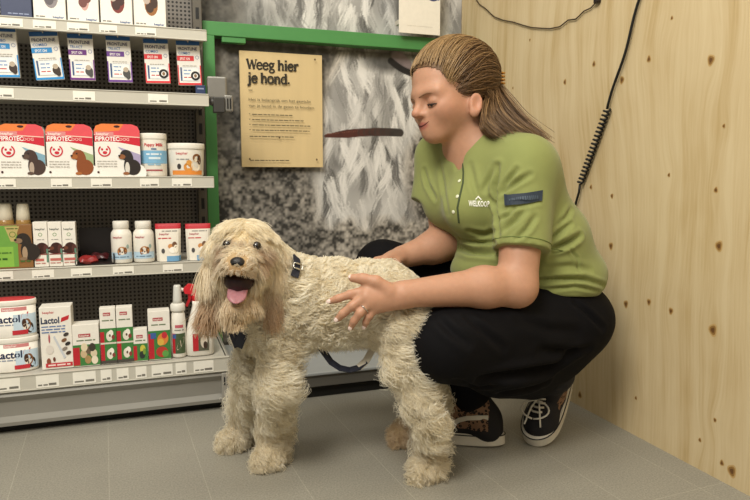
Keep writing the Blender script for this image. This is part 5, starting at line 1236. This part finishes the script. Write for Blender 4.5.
sv = crease(sv, sq_, bvh(sv, sq_), [([(498, 166), (496, 185), (497, 215), (499, 238)], .006, .008), ([(503, 190), (509, 180), (517, 169)], .005, .006), ([(501, 194), (516, 183), (531, 174)], .005, .005), ([(503, 209), (520, 206), (541, 200)], .005, .003),
    ([(503, 231), (515, 221), (526, 209)], .005, .005), ([(516, 239), (527, 229), (536, 216)], .005, .0045), ([(499, 221), (508, 215), (514, 208)], .004, .004), ([(491, 198), (498, 210)], .005, .006), ([(469, 231), (484, 234), (497, 231)], .006, .005), ([(484, 190), (490, 178), (495, 165)], .006, .004),
    ([(455, 246), (472, 252), (498, 253)], .007, .010), ([(460, 238), (478, 243), (497, 243)], .005, .005), ([(553, 249), (568, 243), (581, 235)], .006, .010), ([(552, 238), (561, 231), (571, 223)], .005, .007), ([(556, 228), (566, 218), (572, 208)], .005, .004), ([(568, 247), (577, 258), (580, 274)], .003, .003),
    ([(534, 281), (560, 279), (584, 279), (606, 286)], .005, .007), ([(545, 290), (575, 286), (600, 291)], .004, .004), ([(548, 268), (570, 266), (592, 270)], .006, .003), ([(424, 170), (428, 185), (436, 200)], .005, .005), ([(440, 165), (444, 190), (448, 215)], .006, .003), ([(470, 165), (474, 185), (480, 200)], .006, .003)])
stree = bvh(sv, sq_)
shirtm = mat('green_cotton', '868c52', .8, spec=.2, noise=.05, nscale=14, bump=.35, bscale=22, sheen=.15)
shirt = np_mesh('shirt', sv, sq_, shirtm, woman, per_loc); tag(shirt, 'green short-sleeved shirt with dark placket')
def strip_on(tree, pts, wdt, mt, off, name, parent, wdir=None, n=16):
    """a strip of stitching or tape lying on a surface"""
    P, Nn = [], []
    for i in range(len(pts) - 1):
        for t in np.linspace(0, 1, n, endpoint=(i == len(pts) - 2)):
            q, nn = hit(tree, pts[i][0] + (pts[i + 1][0] - pts[i][0]) * t, pts[i][1] + (pts[i + 1][1] - pts[i][1]) * t, off)
            if q is not None: P.append(q); Nn.append(nn)
    m = MB(); m.xf = W_; ribbon(m, P, wdt, mt, Nn, .0012); return m.build(name, parent)
dgreen = mat('seam_dark', '3f4a2c', .8)
strip_on(stree, [(462, 158), (463.5, 172), (463, 183), (459.5, 198), (457.5, 208), (459, 223)], .0042, dgreen, .0005, 'placket', shirt)
for x, y in ((459.5, 181), (457.5, 196.5), (453.5, 212)):
    q, n = hit(stree, x, y, .0008); A = np.stack([nrm(np.cross(n, UP)), nrm(np.cross(n, np.cross(n, UP))), n]); m = MB(); m.xf = W_; m.ball(q, (.0042, .0042, .0014), mat('button', 'd9dcc0', .3), 12, 8, A); m.build('button', shirt)
# the printed word and little house roof on the breast
def decal(tree, draw, name, parent, off=.0012):
    d = MB(); d._k = 0
    def pr(pts, f, mt):
        V = []; o = off + .0002 * d._k; d._k += 1
        for x, y in pts:
            q, n = hit(tree, x, y, o); V.append(q - per_loc if q is not None else np.zeros(3))
        d.add(V, f, mt)
    d._pr = pr; draw(d); return d.build(name, parent)
wprint = flat('f0efe2', .6)
def logo(d):
    v, f = text_geo('WELKOOP', .03); v = v / .7; v = v - v.min(0); wd = v[:, 0].max(); a = v[:, 0] / wd
    d._pr([(468.6 + 21 * t, 206.6 - 5.4 * z + .9 * (t - .5)) for t, z in zip(a, v[:, 1])], f, wprint)
    d._pr([(474.8, 199.6), (478.2, 195.8), (482.2, 199.8), (480.8, 199.8), (478.2, 197.4), (476.2, 199.6)], [[0, 1, 4, 5], [1, 2, 3, 4]], wprint)
decal(stree, logo, 'chest_print', shirt)
navy = mat('navy_tape', '2a3440', .7, noise=.08, nscale=200)
def patch(d):
    n = 12; V = []
    for i in range(n + 1):
        t = i / n; V += [(505.5 + 36 * t, 205.3 - 3.8 * t), (505.0 + 37 * t, 194.5 - 4.2 * t + 1.2 * math.sin(t * 3.1))]
    d._pr(V, [[2 * i, 2 * i + 2, 2 * i + 3, 2 * i + 1] for i in range(n)], navy)
    r = random.Random(4); x = .12
    while x < .85:
        w_ = r.uniform(.02, .05); d._pr([(505.5 + 36 * x, 202.0 - 4 * x), (505.5 + 36 * (x + w_), 202.0 - 4 * (x + w_)), (505.5 + 36 * (x + w_), 199.6 - 4 * (x + w_)), (505.5 + 36 * x, 199.6 - 4 * x)], [[0, 1, 2, 3]], flat('46525e', .7)); x += w_ + .02
decal(stree, patch, 'sleeve_patch', shirt, .0035)
# stitched sleeve hem and the shoulder seam
def hemring(c, d, r0, name):
    e1 = nrm(np.cross(d, BK)); e2 = np.cross(d, e1); P = []
    for q in np.linspace(0, 6.2832, 49):
        rd = math.cos(q) * e1 + math.sin(q) * e2; hh = stree.ray_cast(Vector(c + rd * .2), Vector(-rd))
        if hh[0] and (Vector(c) - hh[0]).length < .12: P.append(np.array(hh[0]) + rd * .0006)
    m = MB(); m.xf = W_; m.tube(P, .0009, mat('stitch', '6f7c42', .8), 5); m.build(name, shirt)
hemring(hemL - dL * .014, dL, .06, 'sleeve_hem')
# rib round the neck
P = []
for q in np.linspace(-2.6, 2.6, 53):
    rd = nrm(tf * math.cos(q) + tl_ * math.sin(q)); c = nb + tf * .012 + tup * (.000 - .018 * max(0, math.cos(q))); hh = stree.ray_cast(Vector(c + rd * .16 + tup * .05), Vector(-tup))
    P.append(c + rd * (.062 + .016 * max(0, math.cos(q))) + tup * .004)

# ------------------------------------------------------------------ trousers
TR = SD()
TR.ell(at(554, 322, 1.580), (.120, .150, .105), TA, .05)
TR.cone(at(552, 320, 1.52), at(446, 344, 1.338), .108, .076, .04); TR.cone(hpR, at(383, 267, 1.70), .10, .068, .04)
TR.cone(at(447, 345, 1.34), at(531, 378, 1.515), .070, .047, .03); TR.cone(at(500, 362, 1.43), at(548, 355, 1.55), .07, .07, .05)
TR.cone(at(383, 268, 1.70), at(470, 396, 1.60), .066, .048, .03)
tv, tq = TR.mesh(.005); tv = smooth(tv, tq, 1)
tv = crease(tv, tq, bvh(tv, tq), [([(438, 318), (450, 330), (470, 346)], .008, .005), ([(468, 318), (485, 332), (505, 350)], .008, .005), ([(480, 378), (520, 374), (550, 368), (575, 352)], .010, .012), ([(500, 394), (530, 388), (549, 380)], .007, .007), ([(575, 302), (590, 315), (604, 330)], .006, .005), ([(540, 350), (565, 352), (590, 348)], .008, .006), ([(455, 380), (475, 386), (500, 384)], .007, .005), ([(520, 320), (550, 330), (580, 332)], .010, .004)]); trm = mat('black_trousers', '0d0c0e', .8, spec=.12, noise=.1, nscale=20, bump=.3, bscale=26)
ttree = bvh(tv, tq); np_mesh('trousers', tv, tq, trm, woman, per_loc)

# ------------------------------------------------------------------ high-top shoes
canvas = mat('black_suede', '19171a', .8, bump=.2, bscale=500); rub = mat('white_rubber', 'cfc8b8', .5, noise=.05, nscale=40); lace = mat('white_lace', 'd8d2c4', .7)
def leopard():
    m = mat('leopard_print', '80614a', .8, noise=.1, nscale=60); N = m.node_tree.nodes; L = m.node_tree.links; b = N['Principled BSDF']; src = b.inputs['Base Color'].links[0].from_socket
    tc = N.new('ShaderNodeTexCoord'); v = N.new('ShaderNodeTexVoronoi'); v.inputs['Scale'].default_value = 105; v.inputs['Randomness'].default_value = .9; L.new(tc.outputs['Object'], v.inputs['Vector'])
    r = N.new('ShaderNodeValToRGB'); r.color_ramp.interpolation = 'CONSTANT'; e = r.color_ramp.elements; e[0].color = (0, 0, 0, 1); e[0].position = 0; x = e.new(.14); x.color = (1, 1, 1, 1); x = e.new(.42); x.color = (0, 0, 0, 1); e[-1].color = (0, 0, 0, 1)
    L.new(v.outputs['Distance'], r.inputs['Fac']); mx = N.new('ShaderNodeMix'); mx.data_type = 'RGBA'; L.new(r.outputs['Color'], mx.inputs['Factor']); L.new(src, mx.inputs['A']); mx.inputs['B'].default_value = (*lin('17100d'), 1); L.new(mx.outputs['Result'], b.inputs['Base Color']); return m
leo = leopard()
def shoe(toe, heel, lift, up, name, label, side, ankle):
    """toe, heel: floor points of the sole; lift: height of the heel; side +1 when the leg's outside is the left of travel"""
    Lf = .285; fx = nrm(toe - (heel + ZZ * lift)); fy = nrm(np.cross(ZZ, fx)); fz = np.cross(fx, fy); o = np.asarray(toe) - fx * Lf
    Q = lambda x, y, z: o + fx * x + fy * y + fz * z
    A = np.stack([fx, fy, fz])
    def outl(x):  # half width of the sole along the foot
        t = x / Lf; return .047 * (max(1e-4, 1 - abs(2 * min(max(t, 0), 1) - 1) ** 5)) ** .5 * (.80 + .20 * math.sin((t - .25) * 3.0))
    bend = lambda x: (-(fz @ ZZ) * 0)
    sole = MB(); sole.xf = W_; n = 26; V, F = [], []
    xs_ = Lf * (.5 - .5 * np.cos(np.linspace(0, math.pi, n + 1)))
    ring = [(x, outl(x)) for x in xs_] + [(x, -outl(x)) for x in xs_[::-1][1:-1]]
    k = len(ring); lev = [(0, .96), (.003, 1.0), (.026, 1.0), (.030, .95)]
    for z, s_ in lev:
        for x, y in ring: V.append(Q(Lf / 2 + (x - Lf / 2) * (s_ + .0), y * s_, z))
    for i in range(len(lev) - 1):
        for j in range(k): j2 = (j + 1) % k; F.append([i * k + j, (i + 1) * k + j, (i + 1) * k + j2, i * k + j2])
    F.append(list(range(k))); F.append([3 * k + j for j in range(k - 1, -1, -1)])
    sole.add(V, F, rub); root = MB(); U = SD()
    U.cone(Q(.225, 0, .036), Q(.245, 0, .034), .034, .030, .02); U.cone(Q(.225, .006, .03), Q(.12, 0, .045), .036, .036, .03); U.cone(Q(.13, 0, .055), Q(.05, 0, .05), .036, .035, .03); U.cone(Q(.04, 0, .03), Q(.05, 0, .06), .034, .036, .02)
    top = np.asarray(ankle); U.cone(Q(.06, 0, .06), top, .040, .042, .03); U.cone(Q(.16, 0, .055), top + fx * .012, .030, .034, .03)
    U.cone(Q(-.1, 0, -.085), Q(.4, 0, -.085), .10, .10, .002, op='-')
    uv, uq = U.mesh(.004); uv = smooth(uv, uq, 1); c = uv[uq].mean(1); q = np.stack([(c - o) @ fx, (c - o) @ fy, (c - o) @ fz], 1)
    mi = ((q[:, 0] > .035) & (q[:, 0] < .200 - .30 * (q[:, 2] - .03)) & (np.abs(q[:, 1]) > .019) & (q[:, 2] > .045)).astype(int)
    sh = np_mesh(name, uv, uq, [canvas, leo], woman, per_loc, mi=mi); tag(sh, label)
    sole.build('sole', sh); ln = MB(); ln.xf = W_
    P = [Q(x, y * 1.012, .0265) for x, y in ring]; ln.tube(P + [P[0]], .0014, mat('sole_line', '1a181a', .6), 6); ln.build('sole_line', sh)
    tr_ = bvh(uv, uq)
    def prj(x, y, z, sgn, off=.001):
        p = Q(x, sgn * .15, z); hh = tr_.ray_cast(Vector(p), Vector(-fy * sgn)); return (np.array(hh[0]) + fy * sgn * off, fy * sgn) if hh[0] else (Q(x, sgn * .036, z), fy * sgn)
    for sgn in (1, -1):
        m = MB(); m.xf = W_; pp = [prj(x, 0, z, sgn) for x, z in ((.035, .078), (.06, .078), (.085, .074), (.105, .066), (.122, .054), (.135, .042), (.14, .034))]; ribbon(m, [a for a, _ in pp], .011, rub, [b for _, b in pp], .002); m.build('side_stripe', sh)
    m = MB(); m.xf = W_
    def ontop(x, y, off=.002):
        vd = nrm(fz * .6 + fx * .8); p = Q(x, y, .05); hh = tr_.ray_cast(Vector(p + vd * .3), Vector(-vd)); return np.array(hh[0]) + fz * off + fx * off if hh[0] else Q(x, y, .08)
    for i in range(6):
        x = .205 - .017 * i; wv = .014 + .001 * i
        m.tube([ontop(x, -wv), ontop(x + .003, -wv * .4, .004), ontop(x + .003, wv * .4, .004), ontop(x, wv)], .0026, lace, 6)
    kx = ontop(.15, 0, .006)
    for s_ in (-1, 1):
        m.tube([kx + fy * s_ * (.034 * math.sin(q)) + fx * (.012 + .022 * (1 - math.cos(q))) - fz * .020 * (q / 3.14) for q in np.linspace(0, 3.1, 10)], .0022, lace, 6)
        m.tube([kx, kx + fx * .03 + fy * s_ * .010 - fz * .008, kx + fx * .065 + fy * s_ * .020 - fz * .034], .0022, lace, 6)
    m.build('laces', sh)
    return sh
tL = onZ(534, 447, 0); shoe(tL, tL + np.array([.185, .145, 0]), .118, None, 'shoe', 'black high-top shoe with leopard side and raised heel, beside the wall', 1, at(556, 372, 1.56))
tR = onZ(394, 431, 0); hR = onZ(507, 446, 0); shoe(tR, hR, .004, None, 'shoe', 'black high-top shoe with leopard side, behind the dog', 1, at(471, 396, 1.60))

# ------------------------------------------------------------------ hair
hairm = bpy.data.materials.new('dark_blond_hair'); hairm.use_nodes = True
_b = hairm.node_tree.nodes['Principled BSDF']; _a = hairm.node_tree.nodes.new('ShaderNodeAttribute'); _a.attribute_name = 'col'; hairm.node_tree.links.new(_a.outputs['Color'], _b.inputs['Base Color']); _b.inputs['Roughness'].default_value = .42; _b.inputs['Specular IOR Level'].default_value = .45
zmin = lambda x: np.interp(x, [-.12, -.030, -.016, -.008, .026, .038, .052, .064, .078, .10], [-.090, -.090, -.060, -.014, -.018, -.012, .012, .048, .064, .072])
scal = np.array([.1005, .0785, .0795]); sc0 = np.array([-.008, 0, .034])
HR = SD(); ge(HR, (-.009, 0, .035), (.1005, .0785, .080))
clip_l = np.array([-.114, 0.0, .012]); clipw = G(*clip_l)
tail = [clipw, at(509, 108, 1.545), at(522, 126, 1.535), at(546, 139, 1.53)]
ge(HR, (-.070, 0, -.025), (.038, .062, .062), k=.02)
cap_v, cap_q = HR.mesh(.004); l = (cap_v - W0) @ WA.T / WS
keepv = l[:, 2] > zmin(l[:, 0]) - .004; cap_q = cap_q[keepv[cap_q].all(1)]
cm = mat('scalp_hair', '6a4f34', .6, noise=.15, nscale=80); used = np.unique(cap_q); rm = np.full(len(cap_v), -1); rm[used] = np.arange(len(used))
hair_o = np_mesh('hair', cap_v[used], rm[cap_q], cm, woman, per_loc); tag(hair_o, 'long dark blond hair drawn back into a clip')
def strand_hair(n, seed, K=16):
    r = np.random.default_rng(seed); d = r.normal(size=(n * 4, 3)); d = unit(d); p = sc0 + d * scal; ok = p[:, 2] > zmin(p[:, 0]); p = p[ok][:n]; d = d[ok][:n]; n = len(p)
    t = np.linspace(0, 1, K); low = (p[:, 2] < .012) & (p[:, 0] < -.02)
    cd_ = unit(((clip_l - sc0) / scal)[None] + r.normal(0, [.0, .09, .09], (n, 3))); X = np.zeros((n, K, 3))
    s_ = t[None, :, None] ** .92; dd = d[:, None] * (1 - s_) + cd_[:, None] * s_; dt_ = np.maximum(0, -(d * cd_).sum(1))[:, None, None]; dd = dd + np.array([0, 0, .9]) * np.sin(np.pi * s_) * dt_; dd = unit(dd); h_ = r.uniform(.004, .012, (n, 1, 1)) * np.sin(np.pi * np.clip(t * .9 + .08, 0, 1))[None, :, None] + .002
    wob = .0016 * np.sin(t[None, :] * r.uniform(3, 7, (n, 1)) + r.uniform(0, 6.28, (n, 1)))
    X[:] = sc0 + dd * (scal + h_); X[..., 1] += wob; X[..., 2] += wob * .7
    X = W0 + (X @ WA) * WS
    # the lower hair hangs free
    side = p[:, 1] / .078
    for i in np.where(low)[0]:
        a = G(*p[i]); e = at(494 + 20 * r.random() + 6 * r.random(), 128 + 8 * r.random(), 1.535 - .055 * side[i] * (side[i] > 0) - .03 * side[i] * (side[i] < 0)); mid = (a + e) / 2 + RT * .012
        tt = t[:, None]; X[i] = a * (1 - tt) ** 2 + 2 * mid * tt * (1 - tt) + e * tt ** 2
    tone = np.clip(r.normal(.32, .24, n), 0, 1)[:, None]; col = lin('46301f') * (1 - tone) + lin('a8845a') * tone
    fr = p[:, 0] > .045; col[fr] = col[fr] * .6 + lin('c4a26e') * .4
    return X, col
X1, c1_ = strand_hair(5200, 5)
r = np.random.default_rng(9); nT = 4200; K = 16; t = np.linspace(0, 1, K)
X2 = np.zeros((nT, K, 3)); c2_ = np.zeros((nT, 3))
for i in range(nT):
    u = r.normal(0, 1, 3); sp = r.random(); L_ = r.uniform(.72, 1.06); ctrl = [clipw + BK * u[0] * .010 + UP * u[1] * .008]
    low_ = r.random()
    ctrl += [at(509 - 29 * low_, 104 + 14 * low_, 1.535 - .085 * low_) + BK * u[0] * .016 + UP * u[1] * .007, at(524 - 40 * low_, 122 + 8 * low_, 1.525 - .085 * low_) + BK * u[0] * .020 + UP * u[1] * .006, at(547 - 56 * low_, 141.0 - 3 * low_ , 1.515 - .07 * low_) + BK * u[0] * .026 + UP * u[1] * .005]
    q = t * L_ * 3; k_ = np.minimum(q.astype(int), 2); f_ = (q - k_)[:, None]; Cc = np.array(ctrl); m0 = np.gradient(Cc, axis=0)
    h00, h10, h01, h11 = 2 * f_ ** 3 - 3 * f_ ** 2 + 1, f_ ** 3 - 2 * f_ ** 2 + f_, -2 * f_ ** 3 + 3 * f_ ** 2, f_ ** 3 - f_ ** 2
    X2[i] = h00 * Cc[k_] + h10 * m0[k_] + h01 * Cc[k_ + 1] + h11 * m0[k_ + 1]
    to = np.clip(r.normal(.30, .24), 0, 1); c2_[i] = lin('4a3320') * (1 - to) + lin('a8855a') * to
X = np.concatenate([X1, X2]); cc = np.concatenate([c1_, c2_])
curves('hair_strands', X, np.broadcast_to(.00055 * (1 - .5 * t[None] ** 3), (len(X), K)), cc, hairm, woman, per_loc)
m = MB(); m.xf = W_; orange = mat('amber_clip', 'c98a2c', .3, spec=.6)
clipw = clipw + BK * .022 + RT * .010 + UP * .004; m.ball(clipw, (.008, .012, .015), orange, 14, 10, IMG)
for k in range(4): a = clipw + UP * (.010 - .008 * k) + RT * .002; m.tube([a + BK * .004, a + RT * .010 + BK * .016, a - RT * .004 + BK * .026], .0022, orange, 6)
m.build('hair_clip', woman)
